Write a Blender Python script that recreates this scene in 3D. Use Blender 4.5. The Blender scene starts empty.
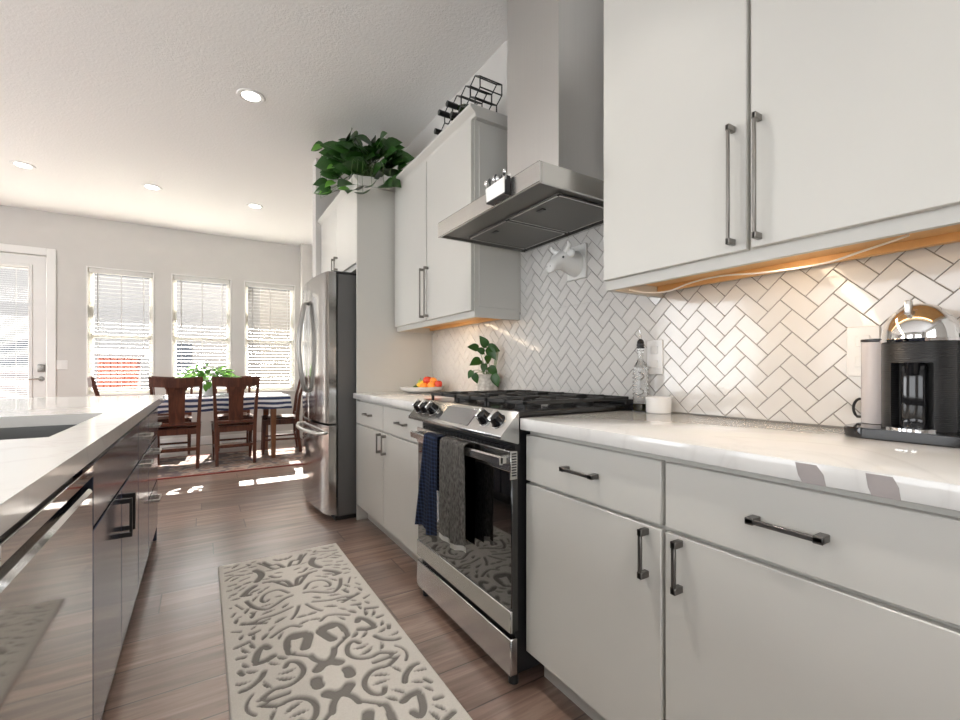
import bpy, bmesh, math, random
import numpy as np
from mathutils import Vector, Matrix

# ------------------------------------------------------------------ camera, world, lights, exposure
scn = bpy.context.scene
COL = scn.collection
R = math.radians
CAM_H = 1.065
YAW = math.atan(278 / 446.0)
cam_d = bpy.data.cameras.new('camera')
cam = bpy.data.objects.new('camera', cam_d)
COL.objects.link(cam)
cam.location = (0, 0, CAM_H)
cam.rotation_euler = (R(90), 0, -YAW)
cam_d.sensor_width = 36
cam_d.lens = 446.0 / 960 * 36
cam_d.shift_y = 10.0 / 960
cam_d.clip_start = 0.02
scn.camera = cam

world = bpy.data.worlds.new('world')
scn.world = world
world.use_nodes = True
wn = world.node_tree.nodes
wn['Background'].inputs[0].default_value = (0.93, 0.965, 1.0, 1)
wn['Background'].inputs[1].default_value = 4.0

def sun(name, elev, azim, strength, color, angle):
    l = bpy.data.lights.new(name, 'SUN')
    l.energy = strength; l.color = color; l.angle = R(angle)
    o = bpy.data.objects.new(name, l); COL.objects.link(o)
    d = Vector((math.sin(R(azim)) * math.cos(R(elev)), math.cos(R(azim)) * math.cos(R(elev)), math.sin(R(elev))))
    o.rotation_euler = (-d).to_track_quat('-Z', 'Y').to_euler()
    return o
def area(name, loc, direction, sx, sy, power, color=(1, 1, 1), shape='RECTANGLE', spread=180):
    l = bpy.data.lights.new(name, 'AREA')
    l.shape = shape; l.size = sx; l.size_y = sy; l.energy = power; l.color = color; l.spread = R(spread)
    o = bpy.data.objects.new(name, l); COL.objects.link(o)
    o.location = loc
    o.rotation_euler = Vector(direction).to_track_quat('-Z', 'Y').to_euler()
    return o
sun('sun', 38, 6, 85.0, (1.0, 0.95, 0.87), 0.6)
# fill lamps added in unseen openings of the left and back walls
for y, pw in ((-0.6, 8), (1.9, 14), (4.6, 48)):
    area('window_daylight_side', (-4.34, y, 1.55), (1, 0, -0.05), 1.7, 1.9, pw, (0.97, 0.985, 1.0))
area('window_daylight_rear', (-1.6, -2.34, 1.6), (0, 1, -0.05), 2.6, 1.9, 4, (1.0, 0.98, 0.95))
scn.view_settings.view_transform = 'Standard'
scn.view_settings.look = 'None'
scn.view_settings.exposure = 0.12
scn.view_settings.gamma = 1.0
scn.view_settings.use_curve_mapping = False
scn.cycles.max_bounces = 10
scn.cycles.diffuse_bounces = 5
scn.cycles.glossy_bounces = 4
scn.cycles.transmission_bounces = 8
scn.cycles.sample_clamp_indirect = 6
scn.cycles.caustics_reflective = False
scn.cycles.caustics_refractive = False
scn.cycles.use_denoising = True

# ------------------------------------------------------------------ materials
class NT:
    def __init__(s, name):
        s.m = bpy.data.materials.new(name); s.m.use_nodes = True
        s.t = s.m.node_tree; s.N = s.t.nodes; s.L = s.t.links
        s.b = s.N['Principled BSDF']
        s.tc = None
    def coord(s, kind='Object'):
        if s.tc is None: s.tc = s.N.new('ShaderNodeTexCoord')
        return s.tc.outputs[kind]
    def set(s, sock, v):
        if hasattr(v, 'is_linked') or hasattr(v, 'links'): s.L.new(v, sock)
        elif isinstance(v, (tuple, list)) and len(v) == 3 and sock.type == 'RGBA': sock.default_value = (*v, 1)
        else: sock.default_value = v
    def node(s, typ, ins=None, **kw):
        n = s.N.new(typ)
        for k, v in kw.items(): setattr(n, k, v)
        for k, v in (ins or {}).items(): s.set(n.inputs[k], v)
        return n
    def math(s, op, a, b=0.0, c=0.0):
        return s.node('ShaderNodeMath', {0: a, 1: b, 2: c}, operation=op).outputs[0]
    def mapping(s, scale=(1, 1, 1), loc=(0, 0, 0), rot=(0, 0, 0), vec=None):
        n = s.node('ShaderNodeMapping', {'Scale': scale, 'Location': loc, 'Rotation': rot})
        s.L.new(vec or s.coord(), n.inputs['Vector']); return n.outputs[0]
    def noise(s, scale, detail=3, vec=None, rough=0.5, dist=0.0):
        n = s.node('ShaderNodeTexNoise', {'Scale': scale, 'Detail': detail, 'Roughness': rough, 'Distortion': dist})
        s.L.new(vec or s.coord(), n.inputs['Vector']); return n.outputs['Fac']
    def ramp(s, fac, stops, interp='LINEAR'):
        n = s.N.new('ShaderNodeValToRGB'); n.color_ramp.interpolation = interp
        e = n.color_ramp.elements
        while len(e) < len(stops): e.new(0.5)
        for el, (p, c) in zip(e, stops):
            el.position = p
            el.color = (*c, 1) if isinstance(c, (tuple, list)) else (c, c, c, 1)
        s.L.new(fac, n.inputs[0]); return n.outputs[0]
    def mix(s, f, a, b, typ='MIX'):
        n = s.N.new('ShaderNodeMix'); n.data_type = 'RGBA'; n.blend_type = typ
        s.set(n.inputs['Factor'], f); s.set(n.inputs['A'], a) if False else None
        s.set(n.inputs[0], f); s.set(n.inputs[6], a); s.set(n.inputs[7], b)
        return n.outputs[2]
    def bump(s, h, strength=0.3, dist=0.01):
        n = s.node('ShaderNodeBump', {'Strength': strength, 'Distance': dist}); s.L.new(h, n.inputs['Height'])
        s.L.new(n.outputs[0], s.b.inputs['Normal'])
    def p(s, **kw):
        for k, v in kw.items(): s.set(s.b.inputs[k.replace('_', ' ')], v)
        return s

def simple(name, col, rough=0.5, metal=0.0, var=0.04, scale=6.0, bump=0.0, bscale=200, **kw):
    t = NT(name)
    f = t.noise(scale, 3)
    c = t.mix(f, tuple(max(0, x * (1 - var)) for x in col), tuple(min(1, x * (1 + var)) for x in col))
    t.p(Base_Color=c, Roughness=rough, Metallic=metal)
    for k, v in kw.items(): t.set(t.b.inputs[k.replace('_', ' ')], v)
    if bump: t.bump(t.noise(bscale, 2), bump, 0.002)
    return t.m
def emis(name, col, strength):
    t = NT(name); t.p(Base_Color=(0.8, 0.8, 0.8), Emission_Color=col, Emission_Strength=strength); return t.m

M = {}
M['wall'] = simple('wall_paint', (0.60, 0.582, 0.555), 0.75, bump=0.25, bscale=90)
t = NT('ceiling_texture')
n1 = t.noise(75, 4, rough=0.6); n2 = t.ramp(n1, [(0.35, 0.0), (0.7, 1.0)])
t.p(Base_Color=(0.83, 0.82, 0.80), Roughness=0.9); t.bump(n2, 0.35, 0.004); M['ceiling'] = t.m
M['trim'] = simple('white_trim_paint', (0.80, 0.79, 0.77), 0.4)
M['cab'] = simple('greige_cabinet_paint', (0.575, 0.56, 0.52), 0.38, var=0.02)
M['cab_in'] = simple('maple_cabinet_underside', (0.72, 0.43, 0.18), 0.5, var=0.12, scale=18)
M['seam'] = simple('shadow_gap_paint', (0.36, 0.35, 0.33), 0.6)  # plain mid grey, used on the cow head's nostrils
M['navy'] = simple('navy_cabinet_paint', (0.045, 0.052, 0.085), 0.16, var=0.05, Coat_Weight=0.5, Coat_Roughness=0.12)
M['pewter'] = simple('pewter_pull', (0.26, 0.245, 0.225), 0.32, 0.95)
M['dark_pull'] = simple('graphite_pull', (0.17, 0.16, 0.15), 0.35, 0.9)
M['nickel'] = simple('satin_nickel', (0.62, 0.60, 0.57), 0.28, 1.0)
M['chrome'] = simple('chrome', (0.85, 0.85, 0.85), 0.05, 1.0, var=0.0)
M['black'] = simple('black_plastic', (0.012, 0.012, 0.013), 0.35)
M['black_gloss'] = simple('black_gloss_plastic', (0.008, 0.008, 0.009), 0.08)
M['blackglass'] = simple('black_oven_glass', (0.006, 0.006, 0.006), 0.03, Coat_Weight=1.0, Coat_Roughness=0.02)
M['iron'] = simple('cast_iron', (0.018, 0.018, 0.018), 0.48, bump=0.2, bscale=300)
M['enamel'] = simple('black_enamel', (0.012, 0.012, 0.012), 0.12)
M['grey_side'] = simple('fridge_side_grey', (0.115, 0.113, 0.11), 0.42, 0.3, bump=0.1, bscale=400)
M['porcelain'] = simple('white_porcelain', (0.80, 0.79, 0.77), 0.15)
M['plaster'] = simple('white_resin', (0.74, 0.73, 0.70), 0.3)
M['soil'] = simple('potting_soil', (0.03, 0.02, 0.012), 0.95)

def steel(name, col, rough, axis, stretch=90):
    t = NT(name)
    sc = [stretch * 6] * 3; sc[axis] = 2.0
    f = t.noise(1.0, 3, t.mapping(tuple(sc)))
    t.p(Base_Color=t.mix(f, tuple(x * 0.92 for x in col), tuple(min(1, x * 1.06) for x in col)), Metallic=1.0,
        Roughness=t.math('MULTIPLY_ADD', f, 0.12, rough - 0.06))
    return t.m
M['steel_y'] = steel('brushed_steel_horizontal', (0.60, 0.595, 0.58), 0.24, 1)
M['steel_z'] = steel('brushed_steel_vertical', (0.64, 0.63, 0.615), 0.38, 2)
M['steel_fridge'] = steel('fridge_brushed_steel', (0.58, 0.575, 0.565), 0.13, 1)
M['steel_dw'] = steel('dishwasher_brushed_steel', (0.74, 0.735, 0.72), 0.055, 1)
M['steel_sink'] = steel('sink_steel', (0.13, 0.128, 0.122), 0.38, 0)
t = NT('filter_mesh')
w = t.node('ShaderNodeTexWave', {'Scale': 60.0}); t.L.new(t.coord(), w.inputs['Vector'])
t.p(Base_Color=t.mix(w.outputs['Fac'], (0.13, 0.125, 0.12), (0.24, 0.235, 0.225)), Metallic=0.7, Roughness=0.5); M['filter'] = t.m

# wood plank floor, boards run along X, rows 0.2 m wide
t = NT('wood_plank_floor')
sp = t.node('ShaderNodeSeparateXYZ'); t.L.new(t.coord(), sp.inputs[0])
x, y = sp.outputs[0], sp.outputs[1]
row = t.math('FLOOR', t.math('DIVIDE', y, 0.2))
rr = t.node('ShaderNodeTexWhiteNoise', {'W': row}, noise_dimensions='1D').outputs['Value']
xs = t.math('DIVIDE', t.math('ADD', x, t.math('MULTIPLY', rr, 1.45)), 1.45)
colm = t.math('FLOOR', xs)
pid = t.math('ADD', t.math('MULTIPLY', row, 17.31), t.math('MULTIPLY', colm, 3.77))
pr = t.node('ShaderNodeTexWhiteNoise', {'W': pid}, noise_dimensions='1D').outputs['Value']
fy = t.math('FRACT', t.math('DIVIDE', y, 0.2)); fx = t.math('FRACT', xs)
dy = t.math('MINIMUM', fy, t.math('SUBTRACT', 1.0, fy)); dx = t.math('MINIMUM', fx, t.math('SUBTRACT', 1.0, fx))
gap = t.math('MINIMUM', t.math('MULTIPLY', dy, 0.2), t.math('MULTIPLY', dx, 1.45))
gapm = t.math('SMOOTH_MIN', t.math('DIVIDE', gap, 0.0042), 1.0, 0.1)
cmb = t.node('ShaderNodeCombineXYZ', {0: t.math('MULTIPLY', x, 1.3), 1: t.math('ADD', t.math('MULTIPLY', y, 15.0), t.math('MULTIPLY', pr, 40.0)), 2: pr}).outputs[0]
g1 = t.noise(1.0, 5, cmb, 0.62, 1.2)
cmb2 = t.node('ShaderNodeCombineXYZ', {0: t.math('MULTIPLY', x, 6.0), 1: t.math('MULTIPLY', y, 160.0), 2: pr}).outputs[0]
g2 = t.noise(1.0, 2, cmb2)
base = t.ramp(g1, [(0.28, (0.095, 0.052, 0.037)), (0.47, (0.195, 0.124, 0.096)), (0.62, (0.31, 0.22, 0.178)), (0.8, (0.42, 0.315, 0.265))])
base = t.mix(t.math('MULTIPLY', g2, 0.35), base, (0.13, 0.08, 0.058))
base = t.mix(1.0, base, t.ramp(pr, [(0, (0.72, 0.72, 0.74)), (1, (1.18, 1.13, 1.08))]), 'MULTIPLY')
base = t.mix(gapm, (0.02, 0.012, 0.009), base)
t.p(Coat_Weight=1.0, Coat_Roughness=0.24, Coat_IOR=1.7, Base_Color=base, Roughness=t.math('MULTIPLY_ADD', g2, 0.12, 0.30), Specular_IOR_Level=1.0)
t.bump(t.math('ADD', gapm, t.math('MULTIPLY', g2, 0.12)), 0.35, 0.002)
M['floor'] = t.m

# quartz
t = NT('veined_white_quartz')
dn = t.noise(1.1, 4, t.mapping((1.0, 1.5, 1.0)), 0.6, 1.8)
v = t.math('ABSOLUTE', t.math('SUBTRACT', dn, 0.5))
vein = t.ramp(v, [(0.0, 1.0), (0.008, 0.55), (0.035, 0.0)])
soft = t.ramp(t.noise(0.9, 3, t.mapping((1, 1, 1), (3.1, 1.7, 0)), 0.5, 1.0), [(0.5, 0.0), (0.75, 0.35)])
c = t.mix(t.math('MULTIPLY', vein, 0.14), (0.70, 0.685, 0.66), (0.34, 0.31, 0.29))
c = t.mix(soft, c, (0.60, 0.585, 0.56))
t.p(Base_Color=c, Roughness=0.10, Specular_IOR_Level=0.6); M['quartz'] = t.m
# quartz edge vein patches (the two dark veins crossing the front edge)
M['vein'] = simple('quartz_dark_vein', (0.36, 0.325, 0.315), 0.12, var=0.1, scale=30)

t = NT('glazed_tile')
t.p(Base_Color=t.mix(t.noise(9, 2), (0.58, 0.56, 0.535), (0.66, 0.64, 0.61)), Roughness=0.09)
t.bump(t.noise(45, 2), 0.08, 0.004); M['tile'] = t.m
M['grout'] = simple('grey_grout', (0.25, 0.232, 0.21), 0.9, var=0.08, scale=60)

# furniture wood
t = NT('mahogany_stain')
f = t.noise(1.0, 4, t.mapping((30, 30, 3)), 0.6, 0.6)
t.p(Base_Color=t.ramp(f, [(0.3, (0.045, 0.013, 0.008)), (0.7, (0.135, 0.045, 0.024))]), Roughness=0.28); M['mahog'] = t.m
t = NT('oak_leg_stain')
f = t.noise(1.0, 4, t.mapping((30, 30, 3)), 0.6, 0.6)
t.p(Base_Color=t.ramp(f, [(0.3, (0.16, 0.062, 0.026)), (0.7, (0.27, 0.12, 0.055))]), Roughness=0.35); M['oak'] = t.m

# striped tablecloth by height and by depth (world metres): stripes run along X
t = NT('striped_cotton')
sp = t.node('ShaderNodeSeparateXYZ'); t.L.new(t.coord(), sp.inputs[0])
s_ = t.math('FRACT', t.math('DIVIDE', t.math('ADD', sp.outputs[1], t.math('MULTIPLY', sp.outputs[2], -1.0)), 0.052))
st = t.ramp(s_, [(0.0, (0.78, 0.78, 0.79)), (0.48, (0.03, 0.045, 0.11))], 'CONSTANT')
t.p(Base_Color=st, Roughness=0.85); M['cloth'] = t.m
# dining rug
t = NT('patterned_rug_wool')
sp = t.node('ShaderNodeSeparateXYZ'); t.L.new(t.coord(), sp.inputs[0])
vo = t.node('ShaderNodeTexVoronoi', {'Scale': 9.0}); t.L.new(t.coord(), vo.inputs['Vector'])
body = t.ramp(t.math('ADD', vo.outputs['Distance'], t.math('MULTIPLY', t.noise(40, 2), 0.3)),
              [(0.15, (0.16, 0.12, 0.10)), (0.4, (0.25, 0.14, 0.11)), (0.6, (0.34, 0.28, 0.23)), (0.8, (0.13, 0.10, 0.10))])
ex = t.math('GREATER_THAN', t.math('ABSOLUTE', sp.outputs[0]), 1.34); ey = t.math('GREATER_THAN', t.math('ABSOLUTE', sp.outputs[1]), 0.585)
t.p(Base_Color=t.mix(t.math('MAXIMUM', ex, ey), body, (0.20, 0.035, 0.025)), Roughness=0.95)
t.bump(t.noise(500, 2), 0.5, 0.002); M['persian'] = t.m
# relief runner : low ground darker than the raised pile (attribute pile written on the mesh)
t = NT('carved_runner_pile')
a = t.node('ShaderNodeAttribute', attribute_name='pile')
sp = t.node('ShaderNodeSeparateXYZ'); t.L.new(t.coord(), sp.inputs[0])
rib = t.math('SINE', t.math('MULTIPLY', sp.outputs[1], 900.0))
low = t.mix(t.math('MULTIPLY_ADD', rib, 0.25, 0.5), (0.13, 0.12, 0.108), (0.23, 0.213, 0.195))
hi = t.mix(t.noise(260, 3), (0.50, 0.47, 0.43), (0.66, 0.625, 0.575))
t.p(Base_Color=t.mix(a.outputs['Fac'], low, hi), Roughness=0.95)
t.bump(t.noise(420, 3), 0.6, 0.003); M['runner'] = t.m
# towels
t = NT('navy_check_towel')
sp = t.node('ShaderNodeSeparateXYZ'); t.L.new(t.coord(), sp.inputs[0])
a1 = t.math('GREATER_THAN', t.math('FRACT', t.math('MULTIPLY', sp.outputs[1], 62.0)), 0.62)
a2 = t.math('GREATER_THAN', t.math('FRACT', t.math('MULTIPLY', sp.outputs[2], 62.0)), 0.62)
t.p(Base_Color=t.mix(t.math('MULTIPLY', t.math('ADD', a1, a2), 0.5), (0.010, 0.014, 0.035), (0.040, 0.068, 0.15)), Roughness=0.95)
t.bump(t.noise(300, 2), 0.5, 0.003); M['navy_towel'] = t.m
t = NT('grey_terry_towel')
t.p(Base_Color=t.ramp(t.noise(1, 4, t.mapping((160, 160, 60))), [(0.3, (0.085, 0.078, 0.07)), (0.7, (0.30, 0.28, 0.255))]), Roughness=1.0)
t.bump(t.noise(350, 3), 0.9, 0.004); M['grey_towel'] = t.m
M['towel_hem'] = simple('white_towel_hem', (0.72, 0.70, 0.66), 0.95, bump=0.6, bscale=300)
# leaves
def leafmat(name, a_, b_):
    t = NT(name)
    t.p(Base_Color=t.mix(t.noise(14, 3), a_, b_), Roughness=0.32, Subsurface_Weight=0.0, Transmission_Weight=0.0)
    return t.m
M['leaf'] = leafmat('pothos_leaf', (0.010, 0.045, 0.008), (0.035, 0.12, 0.015))
M['leaf_bright'] = leafmat('bright_leaf', (0.07, 0.22, 0.02), (0.16, 0.40, 0.05))
M['stem'] = simple('green_stem', (0.10, 0.17, 0.05), 0.5)
t = NT('woven_pot_ceramic')
w = t.node('ShaderNodeTexVoronoi', {'Scale': 55.0}); t.L.new(t.coord(), w.inputs['Vector'])
t.p(Base_Color=t.ramp(w.outputs['Distance'], [(0.0, (0.72, 0.68, 0.62)), (0.8, (0.45, 0.41, 0.36))]), Roughness=0.5)
t.bump(w.outputs['Distance'], 0.5, 0.003); M['woven'] = t.m
# fruit
M['apple'] = simple('red_apple_skin', (0.55, 0.045, 0.02), 0.25, var=0.4, scale=25)
M['orange'] = simple('orange_peel', (0.80, 0.27, 0.03), 0.4, bump=0.3, bscale=250)
M['lemon'] = simple('yellow_peel', (0.85, 0.55, 0.05), 0.4, bump=0.2, bscale=220)
M['green_fruit'] = simple('green_fruit_skin', (0.38, 0.50, 0.14), 0.35, var=0.15)
M['dark_green'] = simple('dark_green_skin', (0.05, 0.10, 0.02), 0.4)
# glass
t = NT('clear_glass'); t.p(Base_Color=(0.97, 0.98, 0.98), Roughness=0.02, Transmission_Weight=1.0, IOR=1.45); M['glass'] = t.m
t = NT('window_glass')
g = t.N.new('ShaderNodeBsdfTransparent'); gl = t.N.new('ShaderNodeBsdfGlossy'); gl.inputs['Roughness'].default_value = 0.02
fr = t.N.new('ShaderNodeFresnel'); fr.inputs[0].default_value = 1.25
mx = t.N.new('ShaderNodeMixShader'); t.L.new(fr.outputs[0], mx.inputs[0]); t.L.new(g.outputs[0], mx.inputs[1]); t.L.new(gl.outputs[0], mx.inputs[2])
t.L.new(mx.outputs[0], t.N['Material Output'].inputs['Surface']); M['pane'] = t.m
t = NT('bottle_green_glass'); t.p(Base_Color=(0.02, 0.035, 0.012), Roughness=0.06, Specular_IOR_Level=0.7); M['bottle'] = t.m
M['oil'] = simple('olive_oil', (0.30, 0.24, 0.05), 0.2)
M['amber'] = simple('amber_label', (0.16, 0.12, 0.02), 0.4)
t = NT('frosted_tank_plastic'); t.p(Base_Color=(0.80, 0.76, 0.77), Roughness=0.25, Transmission_Weight=0.35, IOR=1.3); M['tank'] = t.m
t = NT('ribbed_black_plastic')
sp = t.node('ShaderNodeSeparateXYZ'); t.L.new(t.coord(), sp.inputs[0])
t.p(Base_Color=(0.016, 0.016, 0.017), Roughness=0.34); t.bump(t.math('SINE', t.math('MULTIPLY', sp.outputs[2], 1500.0)), 0.4, 0.001); M['ribbed'] = t.m
M['slat'] = simple('white_blind_slat', (0.66, 0.65, 0.62), 0.5)
M['vinyl'] = simple('cream_vinyl', (0.80, 0.78, 0.72), 0.4)
M['switch'] = simple('switch_plate_white', (0.76, 0.75, 0.73), 0.3)
M['lamp'] = emis('downlight_lens', (1.0, 0.97, 0.92), 9.0)
M['led'] = emis('warm_led_strip', (1.0, 0.72, 0.42), 3.0)
M['cable'] = simple('white_cable', (0.8, 0.79, 0.76), 0.4)
# outside
M['concrete'] = simple('patio_concrete', (0.16, 0.155, 0.15), 0.9, var=0.1)
M['siding'] = simple('pale_siding', (0.24, 0.232, 0.225), 0.8)
M['beige_siding'] = simple('beige_stucco', (0.155, 0.14, 0.12), 0.8)
M['roof'] = simple('slate_shingle', (0.06, 0.057, 0.062), 0.85, var=0.2, scale=30)
M['terracotta'] = simple('terracotta_boards', (0.12, 0.026, 0.014), 0.75, var=0.15, scale=9)
M['fence'] = simple('weathered_mauve_fence', (0.085, 0.073, 0.08), 0.8, var=0.15)
M['beam'] = simple('blue_grey_beam', (0.05, 0.058, 0.072), 0.7)

# ------------------------------------------------------------------ mesh helpers
def wmat(o):
    m = Matrix.Identity(4)
    while o is not None:
        m = Matrix.LocRotScale(o.location, o.rotation_euler, o.scale) @ m
        o = o.parent
    return m
class MB:
    def __init__(s): s.bm = bmesh.new()
    def _tf(s, vs, m):
        if m is not None: bmesh.ops.transform(s.bm, matrix=m, verts=vs)
    def box(s, lo, hi, bev=0.0, m=None, seg=1):
        lo = Vector(lo); hi = Vector(hi)
        r = bmesh.ops.create_cube(s.bm, size=1.0)
        vs = r['verts']
        for v in vs: v.co = Vector([lo[i] + (v.co[i] + 0.5) * (hi[i] - lo[i]) for i in range(3)])
        s._tf(vs, m)
        if bev:
            es = list({e for v in vs for e in v.link_edges})
            bmesh.ops.bevel(s.bm, geom=es, offset=bev, segments=seg, affect='EDGES', profile=0.5)
        return s
    def loft(s, rings, cap=True, closed=True):
        vr = [[s.bm.verts.new(p) for p in r] for r in rings]
        n = len(vr[0])
        for a, b in zip(vr, vr[1:]):
            for i in range(n if closed else n - 1):
                j = (i + 1) % n
                try: s.bm.faces.new((a[i], a[j], b[j], b[i]))
                except ValueError: pass
        if cap and closed:
            s.bm.faces.new(list(reversed(vr[0]))); s.bm.faces.new(vr[-1])
        return vr
    def tube(s, pts, r, n=10, cap=True):
        pts = [Vector(p) for p in pts]
        rs = r if isinstance(r, (list, tuple)) else [r] * len(pts)
        rings = []; up = None
        for i, p in enumerate(pts):
            d = (pts[min(i + 1, len(pts) - 1)] - pts[max(i - 1, 0)]).normalized()
            if up is None:
                up = Vector((0, 0, 1)) if abs(d.z) < 0.9 else Vector((1, 0, 0))
            a = d.cross(up).normalized(); up = a.cross(d).normalized()
            rings.append([p + (a * math.cos(2 * math.pi * k / n) + up * math.sin(2 * math.pi * k / n)) * rs[i] for k in range(n)])
        s.loft(rings, cap); return s
    def lathe(s, prof, c=(0, 0, 0), n=24, m=None):
        c = Vector(c); vs0 = len(s.bm.verts)
        rings = [[Vector((c.x + max(r, 1e-5) * math.cos(2 * math.pi * k / n), c.y + max(r, 1e-5) * math.sin(2 * math.pi * k / n), c.z + z)) for k in range(n)] for r, z in prof]
        if m is not None: rings = [[m @ p for p in q] for q in rings]
        s.loft(rings, True); return s
    def prism(s, poly, axis, a, b, bev=0.0):
        # poly: 2-D points in the two remaining axes (in xyz order), extruded on axis from a to b
        def mk(p, t):
            q = [p[0], p[1]]; q.insert(axis, t); return Vector(q)
        vr = s.loft([[mk(p, a) for p in poly], [mk(p, b) for p in poly]], True)
        if bev:
            es = list({e for r in vr for v in r for e in v.link_edges})
            bmesh.ops.bevel(s.bm, geom=es, offset=bev, segments=1, affect='EDGES')
        return s
    def sphere(s, c, r, sc=(1, 1, 1), n=16, m=None):
        r_ = bmesh.ops.create_uvsphere(s.bm, u_segments=n, v_segments=max(6, n // 2), radius=r)
        for v in r_['verts']: v.co = Vector((v.co.x * sc[0], v.co.y * sc[1], v.co.z * sc[2])) + Vector(c)
        s._tf(r_['verts'], m); return s
    def build(s, name, mat, parent=None, world=True, smooth=38, recalc=True):
        if recalc: bmesh.ops.recalc_face_normals(s.bm, faces=s.bm.faces)
        me = bpy.data.meshes.new(name); s.bm.to_mesh(me); s.bm.free()
        mats = mat if isinstance(mat, list) else [mat]
        for q in mats: me.materials.append(M[q])
        o = bpy.data.objects.new(name, me); COL.objects.link(o)
        if parent is not None:
            if world: me.transform(wmat(parent).inverted())
            o.parent = parent
        if smooth:
            me.shade_smooth(); me.set_sharp_from_angle(angle=R(smooth))
        return o
def tag(o, label=None, cat=None, group=None, kind=None):
    if label: o['label'] = label
    if cat: o['category'] = cat
    if group: o['group'] = group
    if kind: o['kind'] = kind
    return o
def thing(name, label, cat, loc=(0, 0, 0), rz=0, group=None):
    o = bpy.data.objects.new(name, None); COL.objects.link(o)
    o.empty_display_size = 0.05
    o.location = loc; o.rotation_euler = (0, 0, rz)
    return tag(o, label, cat, group)
def struct(name, mb, mat, **kw): return tag(mb.build(name, mat, **kw), kind='structure')
def copy_tree(o, parent=None):
    c = o.copy(); COL.objects.link(c); c.parent = parent
    for ch in [q for q in bpy.data.objects if q.parent == o]: copy_tree(ch, c)
    return c
def origin_mesh(o, loc):
    loc = Vector(loc); o.data.transform(Matrix.Translation(-loc)); o.location = loc; return o

# ------------------------------------------------------------------ the room
WX, FY, CZ = 1.53, 7.5, 3.02
LX, BY = -4.4, -2.4
struct('floor', MB().box((LX - .1, BY - .1, -0.06), (WX + .1, FY + .15, 0)), 'floor', smooth=0)
struct('ceiling', MB().box((LX - .1, BY - .1, CZ), (WX + .1, FY + .15, CZ + .1)), 'ceiling', smooth=0)
struct('wall_right', MB().box((WX, BY - .1, 0), (WX + .12, FY + .15, CZ)), 'wall', smooth=0)
def wall_with_holes(name, u0, u1, z0, z1, holes, mk):
    mb = MB(); us = sorted({u0, u1, *[h[0] for h in holes], *[h[1] for h in holes]})
    for a, b in zip(us, us[1:]):
        hs = [h for h in holes if h[0] <= a + 1e-6 and h[1] >= b - 1e-6]
        if not hs: mb.box(*mk(a, b, z0, z1)); continue
        h = hs[0]
        if h[2] > z0: mb.box(*mk(a, b, z0, h[2]))
        if h[3] < z1: mb.box(*mk(a, b, h[3], z1))
    return struct(name, mb, 'wall', smooth=0)
WIN = [(-1.245, -0.565, 0.75, 2.385), (-0.35, 0.355, 0.75, 2.39), (0.545, 1.235, 0.75, 2.385)]
DOOR = (-2.56, -1.625, 0.0, 2.475)
wall_with_holes('wall_far', LX - .1, WX, 0, CZ, WIN + [DOOR], lambda a, b, c, d: ((a, FY, c), (b, FY + .15, d)))
SW = [(-1.45, 0.25, 0.6, 2.5), (1.05, 2.75, 0.6, 2.5), (3.75, 5.45, 0.6, 2.5)]  # unseen openings, added to hold the side fill lamps
wall_with_holes('wall_left', BY, FY, 0, CZ, SW, lambda a, b, c, d: ((LX - .12, a, c), (LX, b, d)))
wall_with_holes('wall_back', LX, WX, 0, CZ, [(-2.9, -0.3, 0.65, 2.55)], lambda a, b, c, d: ((a, BY - .12, c), (b, BY, d)))  # opening out of view, added for the rear fill lamp
struct('wall_nib', MB().box((0.89, 4.29, 0), (WX, 4.43, CZ)), 'wall', smooth=0)
struct('wall_corner', MB().box((1.317, 7.32, 0), (WX, FY, CZ)), 'wall', smooth=0)
struct('baseboard_far', MB().box((-1.53, FY - .015, 0), (1.317, FY, .12), .004).box((LX, FY - .015, 0), (-2.66, FY, .12), .004), 'trim')
struct('baseboard_left', MB().box((LX, BY, 0), (LX + .015, FY - .016, .12), .004), 'trim')

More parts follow.
